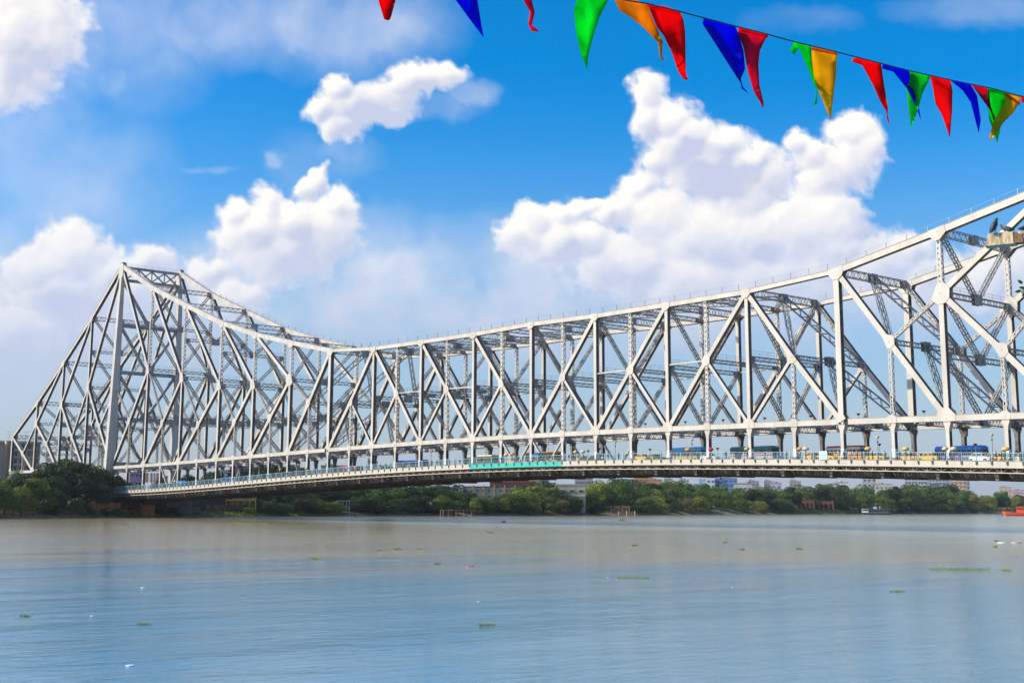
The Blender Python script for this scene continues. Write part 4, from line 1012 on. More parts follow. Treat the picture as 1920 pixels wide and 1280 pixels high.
# laundry / cloth hung behind the deck
for i, (a, b, c, w) in enumerate([(267, 273, (.70, .20, .05), 'red orange'), (273, 279, (.80, .36, .04), 'bright orange'), (281, 287, (.75, .55, .48), 'pale pink'), (287, 293, (.85, .78, .70), 'white'), (293, 299, (.70, .42, .30), 'salmon')]):
    p0, p1 = at_d(a, 886, 600), at_d(b, 886, 600); zb0 = at_d(a, 905 - i, 600).z; bu = Buf(); n = 5
    ring0 = []
    for k in range(n): 
        q = p0.lerp(p1, k / n); q2 = p0.lerp(p1, (k + 1) / n); off = Vector((0, .15 * math.sin(k * 2.1), 0)); bu.quad_prism([Vector((q.x, q.y, zb0)) + off, Vector((q2.x, q2.y, zb0)), Vector((q2.x, q2.y + .04, zb0)), Vector((q.x, q.y + .04, zb0)) + off], [q + off, q2, q2 + Vector((0, .04, 0)), q + off + Vector((0, .04, 0))])
    tag(part('hanging_cloth', bu, paint('cloth_%d' % i, c, .9, trans=.2)), '%s cloth hung out behind the deck near the left tower' % w, 'cloth', 'cloths hung behind the left end of the deck')

# ------------------------------------------------------------------ walls, ghat, jetty, pavilion and huts at the water's edge
def wall_between(label, pa, pb, inland, zt, material, name='river_wall', thick=.8, z0=0.0, segs=10):
    b = Buf(); P = [Vector((*shore_at(pa + (pb - pa) * i / segs, inland), 0)) for i in range(segs + 1)]
    for i in range(segs):
        p, q = P[i], P[i + 1]; n = Vector((-(q - p).y, (q - p).x, 0)).normalized() * thick; b.quad_prism([p + Vector((0, 0, z0)), q + Vector((0, 0, z0)), q + n + Vector((0, 0, z0)), p + n + Vector((0, 0, z0))], [p + Vector((0, 0, zt)), q + Vector((0, 0, zt)), q + n + Vector((0, 0, zt)), p + n + Vector((0, 0, zt))])
    o = part(name, b, material); tag(o, label, 'wall'); return o
wall_between('long stained orange retaining wall on the bank left of the bastion', 138, 268, 7.0, 5.1, M['orangewall'])
x, y = shore_at(275, 3.5); b = Buf(); b.tube([(x, y, -1), (x, y, 1.0), (x, y, 4.0), (x, y, 4.3)], [3.0, 2.8, 2.6, 2.75], 20)
tag(part('brick_bastion', b, M['orangewall'], smooth=False), 'round orange brick bastion at the water under the left end of the deck', 'bastion')
wall_between('stained orange wall, coloured dark for the shade under the deck', 385, 478, 8.0, 4.6, paint('shade_dark_orange_wall', (.17, .075, .035), .9, var=.4, vs=.6, streak=True))  # orange wall darkened in its colour for the deck's shade
wall_between('shaded dark quay wall beneath the left end of the deck', 286, 388, 8.5, 4.9, paint('shade_dark_masonry', (.05, .042, .036), .95, var=.3))  # masonry base colour carries the deck's shade, here and on the abutment
wall_between('tall masonry abutment wall, coloured dark for the shade under the deck', 283, 520, 20.0, 9.6, paint('shade_dark_masonry', (.05, .042, .036), .95, var=.3), name='abutment_wall')
def hut(label, px0, px1, top, inland, col, arch=3, z=None, roofc=(.30, .20, .12)):
    x, y = shore_at((px0 + px1) / 2, inland); z = z or ground_z(inland); dep = depth_of(x, y); W = (px1 - px0) / FPX * dep; H = max(2.2, z_at((px0 + px1) / 2, top, x, y) - z); d = ray((px0 + px1) / 2, 951)
    t = thing('riverside_hut', label, 'hut', (x, y, z), math.atan2(d.y, d.x) - math.pi / 2)
    b = Buf(); seg = W / arch
    for i in range(arch + 1): q = -W / 2 + seg * i; b.box(q - .22, q + .22, 0, .3, -1, H)
    b.box(-W / 2 + .22, W / 2 - .22, .02, .28, H * .72, H); b.box(-W / 2, W / 2, 3.2, 3.5, -1, H); b.box(-W / 2 - .02, -W / 2 + .2, .3, 3.2, -1, H); b.box(W / 2 - .2, W / 2 + .02, .3, 3.2, -1, H)
    part('wall', b, paint('hut_%d_%d_%d' % tuple(int(c * 100) for c in col), col, .85, var=.25, vs=.8), t)
    b = Buf(); b.box(-W / 2 - .4, W / 2 + .4, -.5, 3.9, H, H + .25); part('roof', b, paint('hut_roof', roofc, .9), t); return t
hut('small yellow ochre hut with arches in the shade under the deck', 424, 478, 932, 9, (.55, .36, .12), 5)
hut('tiny orange kiosk at the right end of the shaded wall', 494, 506, 940, 6, (.60, .34, .14), 1)
def pavilion():
    x, y = shore_at(643, 4); dep = depth_of(x, y); W = 24 / FPX * dep; d = ray(643, 951); zt = z_at(643, 939, x, y); zb_ = z_at(643, 953, x, y)
    t = thing('riverside_pavilion', 'white open pavilion on stilts with a railing above the muddy bank', 'pavilion', (x, y, 0), math.atan2(d.y, d.x) - math.pi / 2)
    wm = paint('dull_white', (.50, .48, .46)); b = Buf(); b.box(-W / 2 - .4, W / 2 + .4, -.4, 3.4, zt, zt + .25); part('roof', b, wm, t); b = Buf(); b.box(-W / 2, W / 2, 0, 3, zb_ - .25, zb_); part('floor', b, wm, t)
    for i in range(5):
        q = -W / 2 + W * i / 4
        for yy in (.1, 2.9): b = Buf(); b.box(q - .1, q + .1, yy - .1, yy + .1, -.5, zt); part('column', b, wm, t)
    b = Buf()
    for i in range(12): q = -W / 2 + W * (i + .5) / 12; b.box(q - .03, q + .03, .05, .1, zb_, zb_ + .9)
    b.box(-W / 2, W / 2, .03, .12, zb_ + .9, zb_ + 1.0); part('railing', b, wm, t)
pavilion()
def jetty():
    pa, pb = at_z(831, 968, 0), at_z(889, 968, 0); ax = (pb - pa); L = ax.length; t = thing('timber_jetty', 'broken brown timber jetty with braced posts at the water edge', 'jetty', pa, math.atan2(ax.y, ax.x)); H = 12.5 / FPX * depth_of(pa.x, pa.y)
    for i in range(5):
        for yy in (0, 2.4): b = Buf(); x = L * i / 4; b.bar((x, yy, -1.5), (x, yy, H + (.3 if i % 2 else 0)), Vector((.13, 0, 0)), YV * .13); part('pile', b, M['timber'], t)
    for yy in (-.15, 2.55): b = Buf(); b.bar((-.5, yy, H - .3), (L + .5, yy, H - .3), Vector((0, 0, .12)), YV * .08); part('beam', b, M['timber'], t)
    for i in range(4):
        if i == 1: s = [(0, 1)]
        else: s = [(0, 1), (1, 0)][: 2 if i in (0, 2) else 1]
        for (p, q) in s: b = Buf(); b.bar((L * i / 4, -.2, .2 if p == 0 else H - .5), (L * (i + 1) / 4, -.2, .2 if q == 0 else H - .5), Vector((.08, 0, .02)), YV * .05); part('brace', b, M['timber'], t)
    for i in range(26): b = Buf(); x = L * (i + .5) / 26; b.box(x - L / 58, x + L / 58, -.3, 2.7, H - .18, H - .1); part('plank', b, M['darkwood' if i > 14 else 'timber'], t)
jetty()
def ghat():
    x, y = shore_at(1160, 1); dep = depth_of(x, y); W = 60 / FPX * dep; d = ray(1160, 951); t = thing('bathing_ghat', 'old brick bathing ghat with a row of small shrines and dark steps', 'ghat', (x, y, 0), math.atan2(d.y, d.x) - math.pi / 2)
    for i in range(7): b = Buf(); b.box(-W / 2, W / 2, i * .55, i * .55 + .7, -1, .25 + i * .28); part('step', b, M['stone'], t)
    for i in range(5): b = Buf(); q = -W / 2 + W * i / 4; b.prism([Vector((q - .25, -.2, -.5)), Vector((q - .25, 4.2, -.5)), Vector((q - .25, 4.2, 2.4)), Vector((q - .25, -.2, .3))], (.5, 0, 0)); part('stringer', b, M['concrete'], t)
    c = paint('shrine_yellow', (.50, .31, .13), .85, var=.3, vs=.7)
    for (qa, qb) in ((-.5, -.2), (-.14, .05), (.1, .34)):
        b = Buf(); x0, x1 = qa * W, qb * W; b.box(x0, x0 + .5, 4.3, 7, 1.5, 4.9); b.box(x1 - .5, x1, 4.3, 7, 1.5, 4.9); b.box(x0, x1, 4.35, 7, 4.0, 4.9); b.box((x0 + x1) / 2 - .2, (x0 + x1) / 2 + .2, 4.33, 7, 1.5, 4.0); b.box(x0 + .5, x1 - .5, 6.5, 6.8, 1.5, 4.0); part('shrine', b, c, t)
        b = Buf(); b.box(x0 - .3, x1 + .3, 4.0, 7.3, 4.9, 5.15); part('shrine_roof', b, M['brickred'], t)
ghat()
def ruin():
    for (a, b_, top, lab) in ((1496, 1526, 936, 'ruined dark red brick warehouse, left bay with arched openings'), (1528, 1562, 938, 'ruined dark red brick warehouse, right bay with arched openings'), (1564, 1592, 937, 'dark brick warehouse end wall behind the yellow green tree')):
        x, y = shore_at((a + b_) / 2, 13); dep = depth_of(x, y); W = (b_ - a) / FPX * dep; d = ray((a + b_) / 2, 951); H = z_at((a + b_) / 2, top, x, y) - 3; t = thing('brick_ruin', lab, 'ruin', (x, y, 3), math.atan2(d.y, d.x) - math.pi / 2)
        n = 4; b = Buf(); s = W / n
        for i in range(n + 1): q = -W / 2 + s * i; b.box(q - .55, q + .55, 0, .8, -1, H + rng.uniform(-.5, .3))
        b.box(-W / 2 + .55, W / 2 - .55, .03, .77, H * .62, H * .93); b.box(-W / 2, W / 2, 6, 6.6, -1, H * .95); part('wall', b, paint('old_brick', (.20, .075, .05), .95, var=.35, vs=.9, c2=(.10, .05, .035)), t)
        b = Buf(); b.box(-W / 2 - .2, W / 2 + .2, -.2, 1.0, H * .93, H * .93 + .3); part('cornice', b, M['stone'], t)
ruin()
hut('small cream hut with two openings at the grassy bank left of the ferry', 1595, 1608, 952, 6, (.52, .40, .24), 2)

# ------------------------------------------------------------------ boats
def ferry():
    p = at_z(1643, 964.4, 0); d = ray(1643, 951); dep = depth_of(p.x, p.y); k = dep / FPX; t = thing('river_ferry', 'dark hulled two deck passenger ferry with a white wheelhouse by the far bank', 'ferry', p, math.atan2(d.y, d.x) - math.pi / 2)
    L = 52 * k; b = Buf(); h = 3.6 * k
    outline = [(-.5, 0), (-.42, 1), (.44, 1), (.5, .55), (.5, -.55), (.44, -1), (-.42, -1)]; Wd = 2.6
    b.prism([Vector((q[0] * L, q[1] * Wd, -.3)) for q in outline], (0, 0, h + .3)); part('hull', b, M['black'], t)
    b = Buf(); b.box(-.47 * L, .5 * L, -Wd - .1, Wd + .1, h, h + .12); part('rubbing_strake', b, paint('dirty_white', (.5, .5, .48)), t)
    b = Buf(); b.box(-.48 * L, .49 * L, -Wd, Wd, h + 2.4, h + 2.6); part('upper_deck', b, M['metalgrey'], t)
    for i in range(11):
        for s in (-1, 1): b = Buf(); x = -.44 * L + .92 * L * i / 10; b.box(x - .07, x + .07, s * Wd - .07, s * Wd + .07, h, h + 2.4); part('stanchion', b, M['metalgrey'], t)
    b = Buf(); b.box(-.2 * L, .42 * L, -1.6, 1.6, h + .1, h + 2.1); part('lower_cabin', b, paint('dark_teal', (.05, .07, .09)), t)
    b = Buf(); b.box(-.5 * L, -.27 * L, -1.9, 1.9, h + .12, h + 2.75); w = part('wheelhouse', b, M['whitep'], t)
    for i in range(3): b = Buf(); x = -.48 * L + i * .07 * L; b.box(x, x + .05 * L, -1.95, -1.88, h + 1.2, h + 2.1); part('window', b, M['glass'], w)
    b = Buf(); b.box(-.10 * L, .03 * L, -1.2, 1.2, h + 2.6, h + 4.2); part('upper_cabin', b, paint('sky_blue_cabin', (.25, .55, .75)), t)
    b = Buf(); b.tube([(.14 * L, 0, h + 2.6), (.14 * L, 0, h + 4.6)], .35, 8); part('funnel', b, paint('ochre_funnel', (.6, .35, .1)), t)
    for x in (-.46, .0): b = Buf(); b.bar((x * L, 0, h + 2.6), (x * L, 0, h + 6.6), Vector((.06, 0, 0)), YV * .06); part('mast', b, M['metalgrey'], t)
    b = Buf()
    for s in (-1, 1): b.box(-.26 * L, .48 * L, s * Wd - .04, s * Wd + .04, h + 3.4, h + 3.5)
    part('top_rail', b, M['metalgrey'], t)
ferry()
def red_boat():
    p = at_z(1908, 966.3, 0); d = ray(1908, 951); dep = depth_of(p.x, p.y); k = dep / FPX; t = thing('red_workboat', 'bright orange red workboat with a boxy cabin cut by the right edge', 'boat', p, math.atan2(d.y, d.x) - math.pi / 2)
    m = paint('boat_orange', (.72, .10, .03), .45, var=.12, vs=.6); L = 62 * k; x0 = -28 * k
    b = Buf(); sec = [(0, 0.15, 8.5), (.10, .8, 7.6), (.3, 1.0, 6.2), (.8, 1.0, 5.8), (1.0, .9, 6.4)]; Wd = 3.0; rings = []
    for (s, w, top) in sec: X_ = x0 + L * s; keel = x0 + L * max(s, .13 - (.13 - s) * .2 if s < .13 else s); rings.append([Vector((keel, -Wd * w * .7, -.4)), Vector((keel, Wd * w * .7, -.4)), Vector((X_, Wd * w, top * k)), Vector((X_, -Wd * w, top * k))])
    for i in range(len(rings) - 1): b.quad_prism(rings[i], rings[i + 1], ends=(i in (0, len(rings) - 2)))
    part('hull', b, m, t)
    b = Buf(); b.box(x0 + L * .42, x0 + L * .66, -1.9, 1.9, 5.9 * k, 16 * k); c = part('cabin', b, m, t)
    b = Buf(); b.box(x0 + L * .40, x0 + L * .68, -2.1, 2.1, 16 * k, 16.8 * k); part('roof', b, m, c)
    for i in range(3): b = Buf(); xx = x0 + L * (.44 + i * .07); b.box(xx, xx + L * .05, -1.96, -1.88, 11 * k, 14.5 * k); part('window', b, M['glass'], c)
    b = Buf(); b.box(x0 + L * .75, x0 + L * .95, -1.5, 1.5, 6 * k, 13 * k); part('aft_housing', b, paint('teal_house', (.12, .40, .40)), t)
    b = Buf(); b.box(x0 + L * .27, x0 + L * .36, -.8, .8, 6 * k, 11 * k); part('deck_locker', b, paint('dark_locker', (.05, .05, .06)), t)
    b = Buf(); b.prism([q + Vector((0, -.04, 0)) for q in (Vector((x0 + L * .14, -Wd * .72, -.4)), Vector((x0 + L, -Wd * .68, -.4)), Vector((x0 + L, -Wd * .78, 1.5 * k)), Vector((x0 + L * .11, -Wd * .80, 1.5 * k)))], (0, -.1, 0)); part('waterline_band', b, paint('dark_red', (.12, .02, .02)), t)
red_boat()

# ------------------------------------------------------------------ traffic on the deck
def on_deck(px, Y): 
    p = at_y(px, 860, Y); return p.x, zd(p.x) - .02
def wheel(parent, x, y, r=.5):
    b = Buf(); b.tube([(x, y - .14, r), (x, y + .14, r)], r, 12); o = part('wheel', b, M['tyre'], parent)
    b = Buf(); b.tube([(x, y - .16, r), (x, y + .16, r)], r * .5, 8); part('hub', b, M['metalgrey'], o)
def bus(label, px0, px1, Y, low, band, up, roof, facing=1, front=None, group='buses crossing the bridge', H=2.95):
    x0, _ = on_deck(px0, Y); x1, _ = on_deck(px1, Y); L = max(6.5, min(11.5, x1 - x0)); xc = (x0 + x1) / 2; z = zd(xc) - .05
    t = thing('city_bus', label, 'bus', (xc, Y, z), 0 if facing > 0 else math.pi, group); w = 1.2; h = L / 2
    b = Buf()
    def rr(xa, xb, za, zb_, inset=0.0, tap=0.0): b.quad_prism([(xa, -w + inset, za), (xb, -w + inset, za), (xb, w - inset, za), (xa, w - inset, za)], [(xa + tap * .3, -w + inset + tap * .2, zb_), (xb - tap, -w + inset + tap * .2, zb_), (xb - tap, w - inset - tap * .2, zb_), (xa + tap * .3, w - inset - tap * .2, zb_)])
    rr(-h, h, .38, 1.28); rr(-h, h, 1.28, 1.5, .0)
    part('body', b, paint('bus_low_%s' % (str(low)), low), t)
    b = Buf(); b.box(-h - .02, h + .02, -w - .02, w + .02, 1.02, 1.26); part('side_band', b, paint('bus_band_%s' % (str(band)), band), t)
    b = Buf(); n = 8                                        # window pillars and header
    for i in range(n + 1): x = -h + .1 + (L - 1.2) * i / n; b.box(x - .07, x + .11, -w, -w + .05, 1.5, 2.2); b.box(x - .07, x + .11, w - .05, w, 1.5, 2.2)
    b.box(-h, -h + .12, -w + .05, w - .05, 1.5, 2.35); b.box(-h, h - .25, -w, w, 2.2, 2.62)
    part('upper_frame', b, paint('bus_up_%s' % (str(up)), up), t)
    for i in range(n):
        x = -h + .1 + (L - 1.2) * i / n
        for s in (-1, 1): b = Buf(); b.box(x + .12, x + (L - 1.2) / n - .08, s * (w - .06) - .02, s * (w - .06) + .02, 1.5, 2.19); part('window', b, M['glass'], t)
    b = Buf(); b.quad_prism([(-h, -w + .02, 2.62), (h - .22, -w + .02, 2.62), (h - .22, w - .02, 2.62), (-h, w - .02, 2.62)], [(-h + .25, -w + .22, H), (h - .55, -w + .22, H), (h - .55, w - .22, H), (-h + .25, w - .22, H)]); part('roof', b, paint('bus_roof_%s' % (str(roof)), roof), t)
    b = Buf(); b.quad_prism([(h - 1.0, -w + .03, 1.45), (h - .02, -w + .03, 1.45), (h - .02, w - .03, 1.45), (h - 1.0, w - .03, 1.45)], [(h - 1.0, -w + .08, 2.45), (h - .3, -w + .08, 2.45), (h - .3, w - .08, 2.45), (h - 1.0, w - .08, 2.45)]); part('windscreen', b, M['glass'], t)
    b = Buf(); b.box(h, h + .12, -w, w, .35, .6); b.box(-h - .12, -h, -w, w, .35, .6); part('bumper', b, front and paint('bus_front', front) or M['metalgrey'], t)
    for s in (-1, 1):
        b = Buf(); b.box(h + .0, h + .04, s * .85 - .15, s * .85 + .15, .75, .98); part('headlight', b, M['lampglass'], t)
        for x in (-h * .6, h * .62): wheel(t, x, s * (w - .16), .48)
BL_, OR, YE = (.02, .22, .62), (.70, .27, .02), (.72, .42, .02)
bus('bus with a bright blue roof and yellow and orange painted sides, between two hangers', 1259, 1323, 6.5, (.55, .33, .05), (.03, .25, .50), (.10, .50, .85), (.03, .42, .95))
bus('dark teal and silver coach with a white front, right of the blue roofed bus', 1376, 1456, 6.0, (.38, .37, .40), (.30, .06, .05), (.05, .16, .18), (.06, .24, .28), front=(.6, .6, .6))
bus('bus with a dark red roof, cream windows and orange lower sides', 1556, 1622, 6.5, (.70, .27, .03), (.30, .05, .03), (.72, .64, .50), (.50, .06, .05))
bus('bus with a deep blue roof at the right behind the porters', 1760, 1850, 7.5, (.10, .14, .30), (.35, .35, .38), (.06, .28, .80), (.02, .25, .90))
bus('bus with a yellow roof line, maroon sides and orange skirt above the teal panels', 986, 1060, 6.5, (.68, .30, .03), (.20, .03, .02), (.45, .10, .03), (.80, .52, .03))
bus('pale yellow bus with a dark blue front above the left end of the teal panels', 882, 930, 7.0, (.60, .50, .26), (.6, .5, .3), (.60, .52, .30), (.66, .55, .30))
bus('bus with a deep blue roof left of the teal panels', 750, 800, 7.0, (.45, .28, .05), (.2, .2, .3), (.04, .16, .60), (.02, .16, .70))
bus('low bus with a bright blue roof far left among the hangers', 424, 458, 7.0, (.10, .2, .4), (.1, .3, .5), (.03, .15, .40), (.02, .35, .85))
bus('bus with a faded red roof far left before the dark trees', 640, 676, 9.0, (.50, .20, .08), (.4, .1, .05), (.40, .12, .08), (.34, .05, .04))
def car(px, Y, col, label, taxi=True, facing=1, group='yellow taxis on the bridge'):
    x, z = on_deck(px, Y); t = thing('taxi' if taxi else 'small_car', label, 'taxi' if taxi else 'car', (x, Y, z), 0 if facing > 0 else math.pi, group); m = paint('car_%s' % str(col), col, .3)
    b = Buf(); w = .80; prof = [(-2.1, .35, .86), (-1.95, .33, 1.0), (-1.1, .30, 1.05), (1.0, .30, 1.02), (1.8, .32, .93), (2.1, .36, .75)]
    rings = [[Vector((q[0], -w * (.86 if i in (0, 5) else 1), q[1])), Vector((q[0], w * (.86 if i in (0, 5) else 1), q[1])), Vector((q[0], w * (.80 if i in (0, 5) else .94), q[2])), Vector((q[0], -w * (.80 if i in (0, 5) else .94), q[2]))] for i, q in enumerate(prof)]
    for i in range(5): b.quad_prism(rings[i], rings[i + 1], ends=i in (0, 4))
    b.quad_prism([(-1.0, -.66, 1.5), (.45, -.66, 1.5), (.45, .66, 1.5), (-1.0, .66, 1.5)], [(-.85, -.58, 1.58), (.3, -.58, 1.58), (.3, .58, 1.58), (-.85, .58, 1.58)])
    for xx in (-1.3, -.3, .78): 
        for s in (-1, 1): b.bar((xx, s * .74, 1.02), (xx * .75, s * .64, 1.5), Vector((.04, 0, 0)), YV * .03)
    part('body', b, m, t)
    b = Buf(); b.quad_prism([(-1.35, -.72, 1.02), (.9, -.72, 1.02), (.9, .72, 1.02), (-1.35, .72, 1.02)], [(-1.0, -.62, 1.49), (.42, -.62, 1.49), (.42, .62, 1.49), (-1.0, .62, 1.49)]); part('windows', b, M['glass'], t)
    for s in (-1, 1):
        for xx in (-1.3, 1.3): wheel(t, xx, s * .7, .32)
        b = Buf(); b.tube([(2.05, s * .55, .68), (2.13, s * .55, .68)], .11, 8); part('headlight', b, M['lampglass'], t)
TX = [1094, 1117, 1206, 1224, 1551, 1645, 1706, 1722, 1742, 1868, 965, 1232, 1578, 1527]
for i, px in enumerate(sorted(TX)):
    car(px, 3.6 + (i % 3) * 1.2, YE, 'rounded yellow taxi on the bridge roadway, %s taxi from the left' % ORD[i], facing=1 if i % 4 else -1)
car(1838, 3.0, (.70, .72, .72), 'white car with dark windows in front of the right hand blue roofed bus', False, group='other cars on the bridge')
car(615, 6.0, (.62, .25, .04), 'small orange car far left on the deck', False, group='other cars on the bridge')
car(752, 5.0, (.62, .30, .05), 'small amber car in front of the deep blue roofed bus', False, group='other cars on the bridge')
car(1331, 5.0, (.62, .64, .66), 'pale grey car just left of the dark teal coach', False, group='other cars on the bridge')
# blue covered stall and tarpaulin at the left
for (px0, px1, top, lab, c) in ((339, 348, 896, 'bright blue tarpaulin stall on the left end of the deck', (.01, .25, .62)), (1003, 1015, 853, 'dark blue canvas hood of a cart between two taxis', (.02, .12, .28))):
    x0, z = on_deck(px0, -2); x1, _ = on_deck(px1, -2); H = 2.3; t = thing('covered_stall', lab, 'stall', ((x0 + x1) / 2, -2, z)); w = (x1 - x0) / 2
    b = Buf(); b.prism([Vector((-w, -1, 1.2)), Vector((w, -1, 1.2)), Vector((w, -1, 1.8)), Vector((0, -1, H)), Vector((-w, -1, 1.8))], (0, 2, 0)); part('canopy', b, paint('tarp_%s' % str(c), c, .6), t)
    for sx in (-1, 1):
        for sy in (-.95, .95): b = Buf(); b.box(sx * (w - .1) - .04, sx * (w - .1) + .04, sy - .04, sy + .04, 0, 1.2); part('post', b, M['timber'], t)
    b = Buf(); b.box(-w * .9, w * .9, -.8, .8, .5, .62); part('counter', b, M['timber'], t)

# ------------------------------------------------------------------ lamps, floodlights, signal boxes
def street_lamp(px, Y, H, label):
    x, z = on_deck(px, Y); t = thing('street_lamp', label, 'street lamp', (x, Y, z), 0, 'street lamps on the bridge deck')
    b = Buf(); b.tube([(0, 0, 0), (0, 0, .6), (0, 0, .62), (0, 0, H - .5)], [.11, .10, .06, .045], 8); part('pole', b, M['metalgrey'], t)
    b = Buf(); b.tube([(0, 0, H - 1.25), (0, 0, H - 1.05), (0, 0, H - .9)], [.05, .16, .05], 8); part('collar', b, M['black'], t)
    b = Buf(); b.tube([(0, 0, H - .55), (0, 0, H - .4), (0, 0, H - .1), (0, 0, H)], [.08, .24, .36, .16], 10); part('lamp_globe', b, M['lampglass'], t)
for i, (px, H) in enumerate([(1154, 4.1), (1298, 4.2), (1647, 4.3), (1862, 4.6), (911, 3.9), (808, 3.9), (1028, 5.2), (690, 3.6), (560, 3.6)]):
    street_lamp(px, -4.6 if px > 1000 else -4.3, H, 'thin street lamp with a round head on the near footway, %s lamp from the left' % ORD[sorted([1154, 1298, 1647, 1862, 911, 808, 1028, 690, 560]).index(px)])
def flood(px, Y, zb_, label, H=1.9, on='deck'):
    x = at_y(px, 860 if on == 'deck' else 790, Y).x; z = zb_(x); t = thing('floodlight', label, 'floodlight', (x, Y, z), 0, 'dark cone floodlights on the deck' if on == 'deck' else 'small floodlights on the bottom chord')
    b = Buf(); b.tube([(0, 0, 0), (0, 0, H - .35)], .05, 6); part('stem', b, M['metalgrey'], t)
    b = Buf(); b.tube([(0, 0, H - .4), (0, 0, H - .12), (0, 0, H)], [.09, .30, .34], 10); part('lamp_hood', b, M['black'], t)
for i, px in enumerate([1103, 1219, 1346, 1650, 1830]): flood(px, -4.7, lambda x: zd(x), 'dark cone floodlight on a stem by the near railing, %s from the left' % ORD[i], 2.3 if px < 1600 else 2.9)
for i, px in enumerate([1210, 1285, 1356, 1434, 1520, 1610, 1733]): flood(px, .35, lambda x: zb(x) + .54, 'small dark floodlight sitting on top of the near bottom chord, %s from the left' % ORD[i], .95, 'chord')
for i, (k, Y, c) in enumerate([(12, 0, (.45, .20, .05)), (17, 0, (.55, .30, .10)), (12, WID, (.12, .07, .05)), (15, WID, (.14, .06, .05)), (17, WID, (.2, .13, .08)), (-6, WID, (.5, .3, .08))]):
    x = NX(k); z = zd(x) + (6.2 if Y == 0 else 5.2); b = Buf(); b.box(x + (.36 if Y else -.95), x + (.95 if Y else -.36), Y - .6, Y - .1, z, z + .9)
    tag(part('signal_box', b, paint('box_%d' % i, c)), '%s box fixed to the %s truss hanger, %s' % ('orange brown' if Y == 0 else 'dark brown', 'near' if Y == 0 else 'far', ['beside the blue roofed bus', 'left of the deep blue roofed bus', 'behind the blue roofed bus', 'behind the dark teal coach', 'behind the deep blue roofed bus', 'at the far left'][i]), 'signal box')

# ------------------------------------------------------------------ humid air
def haze():
    b = Buf(); b.box(-5200, 2400, -2500, 5200, -3.0, 105.0); m = bpy.data.materials.new('humid_air'); m.use_nodes = True; t = NT(m.node_tree); t.n.clear()
    v = t.new('ShaderNodeVolumePrincipled'); v.inputs['Color'].default_value = (.90, .93, 1.0, 1); v.inputs['Density'].default_value = .00005; v.inputs['Anisotropy'].default_value = .3
    out = t.new('ShaderNodeOutputMaterial'); t.l.new(v.outputs[0], out.inputs[1]); o = part('haze', b, m); o['kind'] = 'stuff'
haze()

# ------------------------------------------------------------------ people
def skin_mesh(name, V, E_, R, root=0, lev=1):
    me = bpy.data.meshes.new(name); me.from_pydata(V, E_, []); o = bpy.data.objects.new('tmp', me); COL.objects.link(o)
    md = o.modifiers.new('s', 'SKIN'); me.skin_vertices[0].data  # layer made by the modifier
    for i, r in enumerate(R): me.skin_vertices[0].data[i].radius = r if isinstance(r, tuple) else (r, r)
    me.skin_vertices[0].data[root].use_root = True
    sb = o.modifiers.new('u', 'SUBSURF'); sb.levels = lev; sb.render_levels = lev
    dg = bpy.context.evaluated_depsgraph_get(); m2 = bpy.data.meshes.new_from_object(o.evaluated_get(dg)); m2.name = name
    bpy.data.objects.remove(o); bpy.data.meshes.remove(me); m2.materials.clear(); m2.shade_smooth(); return m2
def person_proto(pose):
    st = {'walk': .26, 'stand': .05, 'carry': .18, 'stride': .36}[pose]; up = pose == 'carry'
    hip, kn = .90, .48
    V = [(0, 0, .95), (.01, 0, 1.15), (.02, 0, 1.36), (.03, 0, 1.48), (.05, 0, 1.60), (.055, 0, 1.70),
         (0, -.09, hip), (st * .75, -.09, kn), (st * .85, -.09, .08), (st * .85 + .16, -.09, .04),
         (0, .09, hip), (-st * .15, .09, kn), (-st, .09, .10), (-st + .14, .09, .03)]
    E_ = [(0, 1), (1, 2), (2, 3), (3, 4), (4, 5), (0, 6), (6, 7), (7, 8), (8, 9), (0, 10), (10, 11), (11, 12), (12, 13)]
    R = [(.13, .10), (.13, .10), (.15, .10), .052, .095, .075, .085, .062, .042, .035, .085, .062, .042, .035]
    for s in (-1, 1):
        n = len(V)
        if up and s == -1: V += [(.02, s * .19, 1.42), (.14, s * .30, 1.55), (.10, s * .20, 1.80), (.09, s * .15, 1.86)]
        else: V += [(.02, s * .19, 1.42), (-.05 + s * st * .3, s * .24, 1.14), (.08 + s * st * .5, s * .23, .90), (.10 + s * st * .5, s * .22, .80)]
        E_ += [(2, n), (n, n + 1), (n + 1, n + 2), (n + 2, n + 3)]; R += [.055, .045, .036, .03]
    body = skin_mesh('body', V, E_, R)
    shirt = skin_mesh('shirt', [V[0], V[1], V[2], (.03, 0, 1.44)] + [V[14], V[15]] + [V[18], V[19]], [(0, 1), (1, 2), (2, 3), (2, 4), (4, 5), (2, 6), (6, 7)], [(.155, .125), (.15, .12), (.17, .12), .075, .078, .068, .078, .068])
    tr = skin_mesh('trousers', [(0, 0, .98), V[6], V[7], (st * .84, -.09, .14), V[10], V[11], (-st * .98, .09, .15)], [(0, 1), (1, 2), (2, 3), (0, 4), (4, 5), (5, 6)], [(.15, .12), .105, .085, .07, .105, .085, .07])
    hair = skin_mesh('hair', [(.01, 0, 1.66), (.03, 0, 1.73), (.06, 0, 1.765)], [(0, 1), (1, 2)], [.085, .092, .065])
    face = Buf(); face.tube([(.135, 0, 1.62), (.165, 0, 1.60), (.14, 0, 1.585)], [.012, .018, .01], 5)
    for s in (-1, 1): face.tube([(.135, s * .03, 1.64), (.148, s * .03, 1.64)], .010, 5)
    return dict(body=body, shirt=shirt, trousers=tr, hair=hair, nose=face.mesh('face'))
PROTO = {p: person_proto(p) for p in ('walk', 'stand', 'carry', 'stride')}
